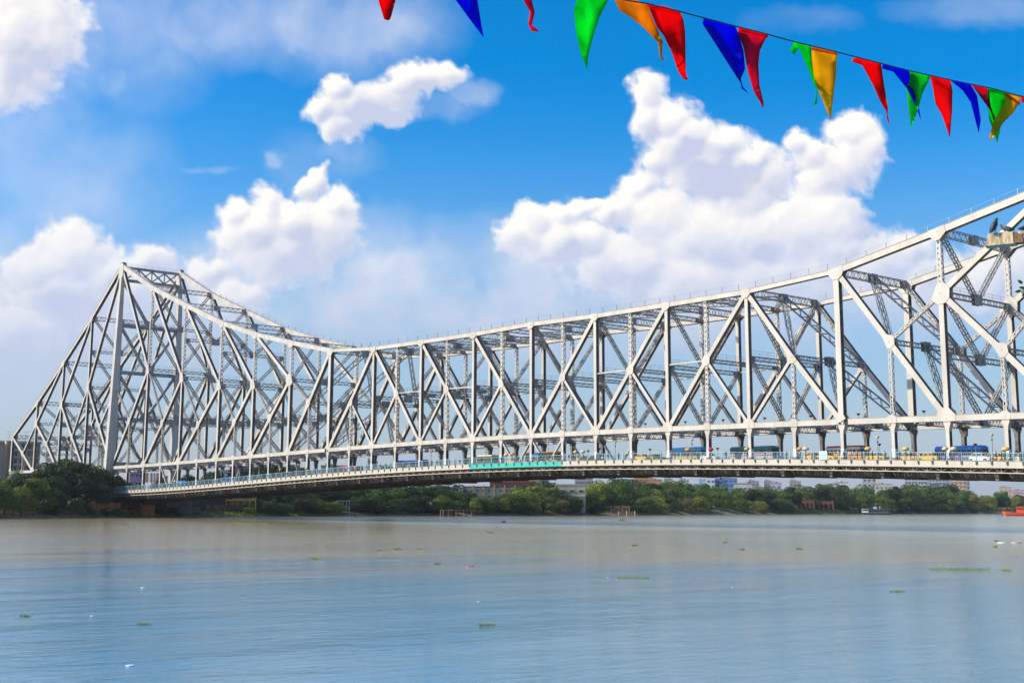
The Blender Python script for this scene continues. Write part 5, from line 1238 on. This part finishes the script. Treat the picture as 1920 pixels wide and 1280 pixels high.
for d in PROTO.values(): d['body'].materials.append(M['skin']); d['hair'].materials.append(M['hair']); d['nose'].materials.append(M['skin']); d['shirt'].materials.append(M['whitep']); d['trousers'].materials.append(M['black'])
CLOTH = dict(white=(.70, .70, .70), pink=(.62, .30, .36), red=(.50, .04, .04), navy=(.02, .03, .10), blue=(.05, .16, .42), teal=(.03, .28, .28), green=(.05, .22, .07), yellow=(.62, .44, .06), grey=(.25, .26, .28), brown=(.16, .09, .05), black=(.02, .02, .02), cream=(.62, .55, .40), purple=(.20, .07, .22), orange=(.62, .22, .04))
USED_L = {}
def near_what(px):
    opts = [(1290, 'blue roofed bus'), (1415, 'dark teal coach'), (1590, 'red roofed bus'), (1545, 'pale blue sheet'), (1805, 'deep blue roofed bus'), (1022, 'yellow roofed bus'), (905, 'pale yellow bus'), (775, 'left blue roofed bus'), (1154, 'lamp past the teal panels'), (1700, 'row of taxis'), (1890, 'right edge of the photo'), (560, 'lamp far left'), (343, 'blue tarpaulin stall'), (440, 'low blue bus'), (690, 'lamp left of centre'), (640, 'faded red roofed bus')]
    j = min(opts, key=lambda o: abs(o[0] - px)); return ('left of' if px < j[0] - 8 else 'right of' if px > j[0] + 8 else 'in front of') + ' ' + j[1]
def person(px, Y, shirt, trous, pose, facing=1, load=None):
    x, z = on_deck(px, Y); act = {'walk': 'walking', 'stand': 'standing', 'carry': 'carrying a load', 'stride': 'striding'}[pose]
    if load: lab = 'person in %s, %s, balancing %s bundle %s' % (shirt, trous, load, near_what(px))
    else: lab = 'person in %s top, %s trousers, %s %s' % (shirt, trous, act, near_what(px))
    USED_L[lab] = USED_L.get(lab, 0) + 1
    if USED_L[lab] > 1: lab = lab.replace('person', ORD[USED_L[lab] - 1] + ' person', 1)
    t = thing('person', lab, 'person', (x, Y, z), 0 if facing > 0 else math.pi, 'people walking on the near footway')
    for nm, me in PROTO[pose].items():
        o = part('face' if nm == 'nose' else nm, me, None, t)
        if nm in ('shirt', 'trousers'): o.material_slots[0].link = 'OBJECT'; o.material_slots[0].material = paint('cloth_' + (shirt if nm == 'shirt' else trous), CLOTH[shirt if nm == 'shirt' else trous], .9)
    if load:
        c = dict(yellow=(.62, .44, .10), cream=(.60, .50, .30), orange=(.62, .30, .07), red=(.55, .03, .05))[load]; b = Buf(); r = rng.uniform(.50, .68)
        b.tube([(-r, 0, .30), (-r * .85, 0, .28), (-r * .35, 0, .34), (r * .3, 0, .36), (r * .85, 0, .28), (r, 0, .26)], [(.05, .05), (.30, .24), (.46, .34), (.46, .35), (.30, .24), (.05, .05)], 10)
        o = part('head_load', b, paint('load_' + load, c, .8, var=.2, vs=3), smooth=True); o.location = (x, Y, z + 1.74); tag(o, '%s bundle on a porter\'s head %s' % (load, near_what(px)), 'bundle', 'bundles carried on heads across the bridge')
        USED_L[o['label']] = USED_L.get(o['label'], 0) + 1
        if USED_L[o['label']] > 1: o['label'] = ORD[USED_L[o['label']] - 1] + ' ' + o['label']
for (px, s, tr, load) in [(1500, 'white', 'navy', 'orange'), (1511, 'white', 'blue', 'cream'), (1628, 'grey', 'brown', 'yellow'), (1699, 'brown', 'grey', 'yellow'), (1773, 'red', 'navy', 'cream'), (1789, 'blue', 'red', 'cream'), (1886, 'white', 'brown', 'yellow'), (1401, 'green', 'brown', 'yellow'), (1290, 'red', 'blue', 'orange'), (1333, 'grey', 'brown', 'red'), (949, 'white', 'cream', 'cream'), (960, 'cream', 'grey', 'orange'), (1079, 'white', 'navy', 'cream'), (1093, 'white', 'grey', 'cream'), (330, 'white', 'white', 'cream'), (575, 'orange', 'brown', 'yellow')]:
    person(px, -3.6 + rng.uniform(-.8, .6), s, tr, 'carry', rng.choice([-1, 1]), load)
for (px, s, tr, pose) in [(1361, 'navy', 'blue', 'walk'), (1265, 'pink', 'cream', 'stand'), (1270, 'cream', 'white', 'walk'), (1308, 'yellow', 'blue', 'walk'), (1475, 'white', 'navy', 'walk'), (1546, 'black', 'grey', 'stand'), (1572, 'pink', 'navy', 'walk'), (1583, 'navy', 'black', 'walk'), (1596, 'white', 'navy', 'stride'), (1607, 'cream', 'brown', 'walk'), (1636, 'green', 'brown', 'walk'), (1688, 'navy', 'navy', 'stride'), (1708, 'brown', 'blue', 'walk'), (1714, 'orange', 'grey', 'walk'), (1782, 'navy', 'blue', 'walk'), (1800, 'orange', 'red', 'stand'), (1868, 'teal', 'navy', 'walk'), (1878, 'pink', 'purple', 'walk'), (1883, 'yellow', 'brown', 'walk'), (1893, 'white', 'teal', 'walk'), (1904, 'pink', 'cream', 'stride'), (1914, 'orange', 'green', 'walk'), (1918, 'blue', 'black', 'walk'), (1766, 'blue', 'grey', 'walk'), (998, 'white', 'blue', 'walk'), (1006, 'white', 'grey', 'walk'), (1011, 'teal', 'navy', 'walk'), (1018, 'blue', 'brown', 'walk'), (1029, 'black', 'grey', 'stride'), (1035, 'pink', 'cream', 'walk'), (1052, 'red', 'red', 'walk'), (1067, 'navy', 'grey', 'walk'), (1072, 'white', 'navy', 'walk'), (1084, 'brown', 'grey', 'walk'), (1126, 'navy', 'black', 'walk'), (1140, 'blue', 'grey', 'walk'), (1160, 'grey', 'navy', 'stand'), (940, 'teal', 'brown', 'walk'), (972, 'green', 'black', 'walk'), (980, 'pink', 'grey', 'walk'), (921, 'blue', 'navy', 'stride'), (900, 'grey', 'brown', 'walk'), (875, 'blue', 'black', 'walk'), (862, 'grey', 'grey', 'walk'), (596, 'white', 'grey', 'stand'), (588, 'white', 'white', 'walk'), (1436, 'red', 'navy', 'walk'), (1388, 'grey', 'black', 'walk'), (1660, 'cream', 'navy', 'walk'), (1239, 'blue', 'brown', 'walk'), (1190, 'red', 'grey', 'walk')]:
    person(px, rng.uniform(-4.9, -1.9), s, tr, pose, rng.choice([-1, 1]))
ck = list(CLOTH)
for px in np.linspace(262, 850, 58):
    person(float(px + rng.uniform(-4, 4)), rng.uniform(-4.9, -1.8), ck[rng.integers(len(ck))], ck[rng.integers(len(ck))], ['walk', 'stand', 'stride'][rng.integers(3)], rng.choice([-1, 1]))

# ------------------------------------------------------------------ bunting close to the camera
FLAGC = dict(red=(.95, .012, .012), blue=(.006, .016, .75), crimson=(.90, .04, .13), green=(.012, .72, .08), amber=(.80, .36, .015), yellow=(.95, .56, .015))
def flag_mat(n):
    if 'flag_' + n in bpy.data.materials: return bpy.data.materials['flag_' + n]
    m = mat('flag_' + n, FLAGC[n], .55, var=.10, vs=9, bump=.5, bs=14, spec=.3, trans=.85); return m
def flag_depth(px): return 5.2 + (px - 700) / 1220 * 3.2
FLAGS = [
 ('red', 'red pennant with a blunt tip, leftmost, cut by the top edge', [(700,-42),(746,-34),(742,0),(732,37),(727,39),(720,36),(709,0)]),
 ('blue', 'deep blue pennant right of the leftmost red one, cut by the top edge', [(822,-40),(888,-34),(895,0),(903,48),(907,71),(884,41),(854,0)]),
 ('crimson', 'thin twisted crimson pennant with a kinked tip, cut by the top edge', [(965,-30),(992,-26),(997,0),(1003,24),(997,48),(1004,52),(1011,60),(997,59),(990,46),(994,24),(981,0)]),
 ('green', 'broad bright green pennant, the largest, cut by the top edge', [(1092,-22),(1150,-10),(1141,0),(1124,33),(1112,70),(1103,105),(1101,131),(1088,100),(1080,60),(1076,18),(1082,0)]),
 ('amber', 'crumpled amber pennant with a hooked tip beside the broad green one', [(1152,-3),(1190,0),(1213,8),(1221,28),(1231,52),(1243,79),(1241,104),(1244,111),(1249,107),(1243,115),(1237,107),(1234,81),(1208,53),(1184,34),(1161,20)]),
 ('red', 'large red pennant overlapping the crumpled amber one', [(1213,7),(1250,13),(1275,22),(1281,35),(1285,60),(1286,136),(1290,150),(1283,150),(1272,135),(1260,100),(1245,68),(1232,52),(1222,28)]),
 ('blue', 'blue pennant with a curling tail left of the crimson one', [(1319,35),(1340,38),(1378,49),(1385,65),(1394,95),(1397,130),(1389,148),(1393,163),(1404,176),(1390,166),(1388,140),(1375,105),(1362,80),(1340,52),(1317,45)]),
 ('crimson', 'long crimson pennant with a red hem right of a blue one', [(1385,52),(1412,58),(1440,65),(1425,95),(1422,120),(1424,160),(1432,192),(1431,204),(1424,190),(1413,172),(1402,135),(1394,90),(1383,62)]),
 ('green', 'narrow green pennant with a turned back corner left of the yellow one', [(1490,76),(1521,88),(1522,110),(1526,140),(1533,172),(1531,196),(1526,197),(1531,172),(1515,130),(1498,90),(1489,103),(1481,96)]),
 ('yellow', 'broad golden yellow pennant with a creased face', [(1522,88),(1545,93),(1570,98),(1568,140),(1561,195),(1557,226),(1545,195),(1528,155),(1522,120)]),
 ('red', 'red pennant with a folded corner and a thin trailing tail', [(1601,108),(1630,113),(1652,120),(1657,155),(1665,204),(1663,222),(1672,237),(1664,228),(1661,208),(1650,190),(1637,160),(1617,123),(1597,116)]),
 ('green', 'green pennant partly hidden behind a blue one', [(1706,134),(1725,139),(1745,143),(1730,175),(1718,215),(1708,241),(1703,200),(1699,165),(1706,150)]),
 ('blue', 'blue pennant crossing in front of a green one', [(1655,119),(1700,131),(1708,137),(1714,158),(1721,190),(1727,226),(1715,196),(1700,166),(1675,135),(1654,129)]),
 ('red', 'red pennant hanging straight between two blue ones', [(1744,142),(1782,151),(1786,170),(1785,210),(1781,259),(1766,215),(1754,195),(1750,170)]),
 ('blue', 'slim blue pennant sweeping right towards its tip', [(1782,151),(1820,159),(1832,180),(1839,225),(1835,250),(1820,192),(1805,170)]),
 ('yellow', 'yellow pennant behind the rightmost green one with its tail showing left', [(1884,173),(1914,181),(1912,192),(1900,212),(1880,232),(1866,254),(1854,264),(1857,250),(1862,230),(1872,214),(1882,196)]),
 ('crimson', 'slim dark crimson pennant at the left of the rightmost green one', [(1818,158),(1853,165),(1857,195),(1867,232),(1866,238),(1852,192),(1838,174)]),
 ('green', 'green pennant second from the right edge over a yellow one', [(1852,165),(1868,168),(1884,173),(1885,195),(1877,235),(1870,268),(1855,225),(1851,195)]),
 ('red', 'red corner of a pennant cut by the right edge', [(1914,181),(1935,186),(1950,188),(1938,215),(1930,205),(1915,190)])]
def flag(i, color, label, outline):
    zoff = {'blue pennant crossing': -.05, 'slim dark': -.06, 'green pennant second': -.03}.get(' '.join(label.split()[:3 if not label.startswith('slim') else 2]), 0)
    bm = bmesh.new(); D0 = flag_depth(sum(p[0] for p in outline) / len(outline)) + zoff
    seed = i * 3.7
    def P3(px, py, extra=0.0):
        u = (px - outline[0][0]) / 60; v = (py - outline[0][1]) / 60
        wob = .035 * math.sin(u * 5 + seed) * min(1, abs(v)) + .03 * math.sin(v * 3.1 + seed * 2) * min(1, abs(v) * .7)
        return at_d(px, py, D0 + (px - outline[0][0]) / 1220 * 3.2 + wob + extra)
    # fine closed outline -> triangulated grid of points inside it
    pts = []
    for k in range(len(outline)):
        a, b = outline[k], outline[(k + 1) % len(outline)]; n = max(1, int(math.hypot(b[0] - a[0], b[1] - a[1]) / 7))
        for j in range(n): pts.append((a[0] + (b[0] - a[0]) * j / n, a[1] + (b[1] - a[1]) * j / n))
    vs = [bm.verts.new((p[0], p[1], 0)) for p in pts]; f = bm.faces.new(vs); bmesh.ops.triangulate(bm, faces=[f])
    bmesh.ops.subdivide_edges(bm, edges=[e for e in bm.edges if e.calc_length() > 14], cuts=2, use_grid_fill=True); bmesh.ops.triangulate(bm, faces=bm.faces[:])
    base = P3(outline[0][0], outline[0][1])
    for v in bm.verts: v.co = P3(v.co.x, v.co.y) - base
    bmesh.ops.recalc_face_normals(bm, faces=bm.faces[:])
    r = bmesh.ops.extrude_face_region(bm, geom=bm.faces[:]); 
    for v in [g for g in r['geom'] if isinstance(g, bmesh.types.BMVert)]: v.co -= F_ * .0012
    bmesh.ops.recalc_face_normals(bm, faces=bm.faces[:])
    me = bpy.data.meshes.new('cloth'); bm.to_mesh(me); bm.free(); me.shade_smooth()
    t = thing('pennant', label, 'pennant', base, 0, 'plastic pennants on the string across the sky')
    part('cloth', me, flag_mat(color), t)
    top = sorted(outline, key=lambda p: p[1])[:2]
    a, b = outline[0], outline[1] if len(outline) < 4 or outline[2][1] - outline[1][1] > 25 else outline[2]
    hb = Buf(); q0, q1 = P3(a[0], a[1], -.012) - base, P3(b[0], b[1], -.012) - base; dn = Vector((0, 0, -1)) * (6.5 / FPX * D0); 
    if label.startswith(('green pennant second', 'long crimson', 'broad golden', 'large red', 'red pennant hanging', 'yellow')):
        hb.quad_prism([q0 - F_ * .001, q1 - F_ * .001, q1 + F_ * .001, q0 + F_ * .001], [q0 + dn - F_ * .001, q1 + dn - F_ * .001, q1 + dn + F_ * .001, q0 + dn + F_ * .001]); part('hem', hb, flag_mat({'crimson': 'red', 'yellow': 'amber'}.get(color, color)), t)
for i, (c, lab, outl) in enumerate(FLAGS): flag(i, c, lab, outl)
b = Buf(); sp = [(-200, -520), (200, -300), (560, -140), (700, -92), (890, -52), (1080, -20), (1150, -3), (1213, 7), (1275, 22), (1380, 50), (1440, 65), (1487, 78), (1570, 98), (1655, 120), (1706, 133), (1785, 151), (1855, 165), (1920, 182), (2100, 232), (2500, 360)]
b.tube([at_d(p[0], p[1], flag_depth(p[0]) - .002) for p in sp], .0035, 6)
tag(part('bunting_string', b, paint('dark_string', (.05, .03, .03), .8)), 'thin dark string carrying the row of coloured pennants across the upper right sky', 'string')

# ------------------------------------------------------------------ lamp head with pigeons, leaves at the right edge
def lamp_head():
    D = 29.0; k = D / FPX; p = at_d(1884, 459, D); ax = R_.copy(); t = thing('lamp_head', 'weathered cream street lamp head on an arm at the right edge, pigeons on it', 'lamp', p, math.atan2(R_.y, R_.x) - .55); m = mat('weathered_enamel', (.50, .40, .25), .8, var=.3, vs=14, streak=True, c2=(.30, .22, .12))
    b = Buf(); x0, x1 = -32 * k, 18 * k; H = 22 * k
    b.quad_prism([(x0, -.16, 0), (x1, -.16, 0), (x1, .16, 0), (x0, .16, 0)], [(x0 + 5 * k, -.12, H), (x1 - 1 * k, -.12, H), (x1 - 1 * k, .12, H), (x0 + 5 * k, .12, H)]); b.box(x0 - 2 * k, x1 + 2 * k, -.19, .19, -.02, .0); part('housing', b, m, t)
    b = Buf(); b.quad_prism([(x1, -.15, 0), (x1 + 17 * k, -.13, 0), (x1 + 17 * k, .13, 0), (x1, .15, 0)], [(x1, -.11, H), (x1 + 14 * k, -.08, H * .8), (x1 + 14 * k, .08, H * .8), (x1, .11, H)]); part('gear_box', b, mat('rusty_enamel', (.20, .11, .05), .85, var=.4, vs=12), t)
    b = Buf(); b.tube([(x1 + 2 * k, -.05, H * .78), (x1 + 30 * k, -.05, H * .86), (x1 + 120 * k, -.05, H * 1.4)], 4 * k, 10); part('arm', b, m, t)
    b = Buf(); q = x1 + 122 * k; b.tube([(q, -.05, -p.z - 1.5), (q, -.05, -p.z + 2.5), (q, -.05, H * 1.4 + .3)], [.13, .11, .06], 10); part('post', b, M['concrete'], t)
lamp_head()
def pigeon(px, py, D, label, upright, facing, dark=True, s=1.0):
    p = at_d(px, py, D); t = thing('pigeon', label, 'pigeon', p, math.atan2(R_.y, R_.x) + (0 if facing > 0 else math.pi) + .15, 'pigeons on the lamp head')
    t.scale = (s, s, s); body = paint('pigeon_dark' if dark else 'pigeon_brown', (.03, .032, .04) if dark else (.42, .33, .27), .5, var=.4, vs=20); b = Buf()
    if upright: path = [(-.10, 0, .005), (-.085, 0, .05), (-.05, 0, .11), (-.015, 0, .17), (.01, 0, .215), (.022, 0, .255), (.035, 0, .285), (.05, 0, .292), (.075, 0, .288)]; rad = [.008, .028, .055, .062, .045, .028, .026, .018, .002]
    else: path = [(-.21, 0, .085), (-.14, 0, .09), (-.07, 0, .10), (0, 0, .115), (.06, 0, .135), (.09, 0, .165), (.105, 0, .185), (.125, 0, .183), (.145, 0, .176)]; rad = [.018, .032, .055, .066, .055, .032, .026, .016, .002]
    b.tube(path, rad, 12); part('body', b, body, t, smooth=True)
    for sd in (-1, 1):
        b = Buf(); q = [Vector(a) + Vector((0, sd * .03, 0)) for a in path[:5]]; b.tube(q[::-1], [(.012, .03), (.02, .045), (.022, .05), (.016, .035), (.004, .01)], 8); part('wing', b, paint('wing_dark' if dark else 'wing_brown', (.045, .045, .05) if dark else (.10, .07, .055), .6, var=.3, vs=25), t, smooth=True)
        b = Buf(); x = -.01 if upright else .01; b.tube([(x, sd * .022, .10), (x + .01, sd * .024, .05), (x, sd * .024, 0)], [.016, .007, .005], 6)
        for a in (-.5, 0, .5): b.tube([(x, sd * .024, .004), (x + .035 * math.cos(a), sd * .024 + .035 * math.sin(a), .003)], [.004, .002], 5)
        part('leg', b, paint('pigeon_leg', (.45, .12, .08), .6), t)
    b = Buf(); e = path[6]; b.tube([(e[0] + .012, -.024, e[2] + .004), (e[0] + .012, .024, e[2] + .004)], .005, 6); part('eye', b, paint('pigeon_eye', (.5, .12, .02), .2), t)
pigeon(1867, 437, 29.0, 'dark pigeon standing upright on the left of the lamp head', True, 1, True, 1.12)
pigeon(1886, 437, 29.0, 'brown and buff pigeon crouching in the middle of the lamp head', False, -1, False, .95)
pigeon(1927, 436, 28.8, 'dark pigeon tail poking in at the right edge', False, 1, True, 1.0)
def sprig():
    D = 11.0; t = thing('leafy_branch', 'small sprig of green leaves reaching in at the right edge', 'branch', at_d(1945, 545, D)); base = Vector(t.location); b = Buf()
    b.tube([at_d(x, y, D) - base for (x, y) in ((1975, 560), (1945, 545), (1925, 540), (1916, 543))], [.012, .009, .005, .002], 6); part('stem', b, M['bark'], t)
    lm = paint('near_leaf', (.10, .26, .03), .45, trans=.35)
    for (x, y, a, L) in ((1918, 532, 2.5, 13), (1916, 545, 3.3, 14), (1924, 548, 3.9, 12), (1928, 534, 1.8, 12), (1935, 552, 4.4, 14), (1940, 536, 1.2, 13), (1950, 550, 4.9, 15), (1922, 540, 3.0, 12), (1930, 543, 3.6, 13)):
        b = Buf(); d = (R_ * math.cos(a) + U_ * math.sin(a)).normalized(); sd = (d.cross(F_) + F_ * .5).normalized(); c = at_d(x, y, D) - base; l = L / FPX * D; ring = [c + d * l * s + sd * w * l for s, w in ((0, 0), (.3, .24), (.65, .20), (1, 0), (.65, -.20), (.3, -.24))]; b.prism(ring, F_ * .0015); part('leaf', b, lm, t)
sprig()

# ------------------------------------------------------------------ floating plants and litter on the water
HY = [leaf_mat('hyacinth_leaves', (.20, .30, .04), (.36, .44, .07), .4), leaf_mat('hyacinth_old_leaves', (.22, .22, .06), (.34, .30, .11), .4)]
def clump(px, py, wpx, label, tone='light', flat=False, hpx=4):
    p = at_z(px, py, 0); D = depth_of(p.x, p.y); W = wpx / FPX * D; Hh = hpx / FPX * D; n = int(40 + wpx * 9); t = thing('water_hyacinth', label, 'floating plants', p, math.atan2(R_.y, R_.x), 'rafts of water hyacinth on the river')
    for j in range(2):
        m = n // 2; C = np.stack([rng.normal(0, .27, m).clip(-.5, .5) * W if wpx < 30 else rng.uniform(-.5, .5, m) * W, rng.normal(0, 1, m) * min(W * .16, Hh * 3 + .1), np.abs(rng.normal(0, .35, m)) * Hh + .02], 1)
        dd = rng.normal(size=(m, 3)); dd[:, 1] -= .8; dd[:, 2] += .6; dd /= np.linalg.norm(dd, axis=1, keepdims=True)
        V, Fq = leaf_quads(C, dd, rng.uniform(.5, 1.1, m) * max(.018, .75 / FPX * D)); C[:, 0] *= .9; me = bpy.data.meshes.new('leaves'); me.from_pydata(V.tolist(), [], Fq.tolist()); o = part('leaves', me, HY[j], t); o['kind'] = 'stuff'
for (px, py, w, lab, tn, h) in [(470, 981, 62, 'long pale green raft of hyacinth near the shaded far bank', 'light', 3.5), (918, 999, 15, 'dark green tuft of hyacinth right of the timber jetty', 'mid', 6), (591, 1048, 25, 'green and brown clump of hyacinth left of centre', 'light', 7), (1190, 1023, 13, 'small olive clump of hyacinth right of centre', 'light', 4), (1187, 1084, 60, 'thin ragged line of hyacinth mixed with foam, centre right', 'olive', 3.5), (1800, 1068, 108, 'long straggling raft of yellow green hyacinth at the right', 'light', 5), (1887, 1070, 22, 'small brown green raft right of the long straggling one', 'olive', 5), (48, 1156, 20, 'small green sprig floating at the lower left', 'mid', 4), (270, 1171, 26, 'low green sprig right of the lower left one', 'mid', 3), (912, 1173, 32, 'low dark green sprig at the lower centre', 'mid', 5), (230, 985, 26, 'faint yellow green raft near the orange wall', 'light', 2.5), (745, 1030, 20, 'thin yellow green raft left of the dark tuft', 'light', 3), (788, 1029, 10, 'tiny yellow green raft next to the thin one', 'light', 2.5), (712, 1032, 9, 'tiny pale raft left of the thin yellow green one', 'light', 2), (1499, 1029, 12, 'yellow green tuft alone in the right half', 'light', 3), (1867, 1025, 9, 'dark tuft near the right edge, lower of two', 'mid', 4), (1869, 1014, 10, 'dark tuft near the right edge, upper of two', 'mid', 3), (1166, 976, 13, 'dark tuft near the far bank by the ghat', 'mid', 5), (1360, 1017, 9, 'small olive tuft right of centre', 'light', 3), (1392, 1030, 9, 'small tuft next to a pale scrap right of centre', 'light', 3), (1682, 1109, 26, 'low green sprig in the lower right', 'mid', 3), (944, 979, 7, 'tiny dark floating tuft at the centre near the far bank', 'dark', 5), (820, 1057, 14, 'thin brown green line of weed left of the pink cloth', 'olive', 2.5)]:
    clump(px, py, w, lab, tn, hpx=h * .8)
SCR = [(881, 1061, 19, (.60, .10, .14), 'pink cloth scrap afloat at the centre'), (1878, 1017, 16, (.70, .70, .68), 'white plastic sheet afloat near the right edge'), (244, 1247, 17, (.55, .60, .64), 'white plastic bag afloat at the lower left'), (268, 1101, 10, (.72, .72, .70), 'white scrap right of the left cloud of weed'), (172, 1154, 8, (.7, .7, .7), 'small white scrap at the lower left'), (243, 1082, 7, (.35, .25, .15), 'brown lump afloat at the left'), (455, 1116, 12, (.15, .14, .12), 'dark stick afloat left of centre'), (1139, 1082, 4, (.75, .75, .72), 'white foam blob left of the ragged hyacinth line'), (1373, 1100, 4, (.75, .75, .72), 'upright white scrap right of centre'), (1763, 1060, 5, (.62, .35, .28), 'salmon coloured scrap by the long raft'), (1905, 1017, 20, (.50, .40, .25), 'tan floating sheet cut by the right edge'), (896, 1127, 5, (.72, .74, .74), 'white scrap at the lower centre')]
for (px, py, w, c, lab) in SCR:
    p = at_z(px, py, 0); D = depth_of(p.x, p.y); W = w / FPX * D; b = Buf(); n = 9; ring = []
    for i in range(n): a = 6.283 * i / n; q = rng.uniform(.6, 1); ring.append(Vector((math.cos(a) * W / 2 * q, math.sin(a) * W * .8 * q, rng.uniform(.0, .02) * W)))
    b.prism([r + Vector((0, 0, -.02)) for r in ring], (0, 0, .02 + W * .05)); o = part('floating_litter', b, paint('litter_%s' % str(c), c, .6)); o.location = p; o.rotation_euler = (0, 0, math.atan2(R_.y, R_.x)); tag(o, lab, 'litter', 'scraps of litter on the river')
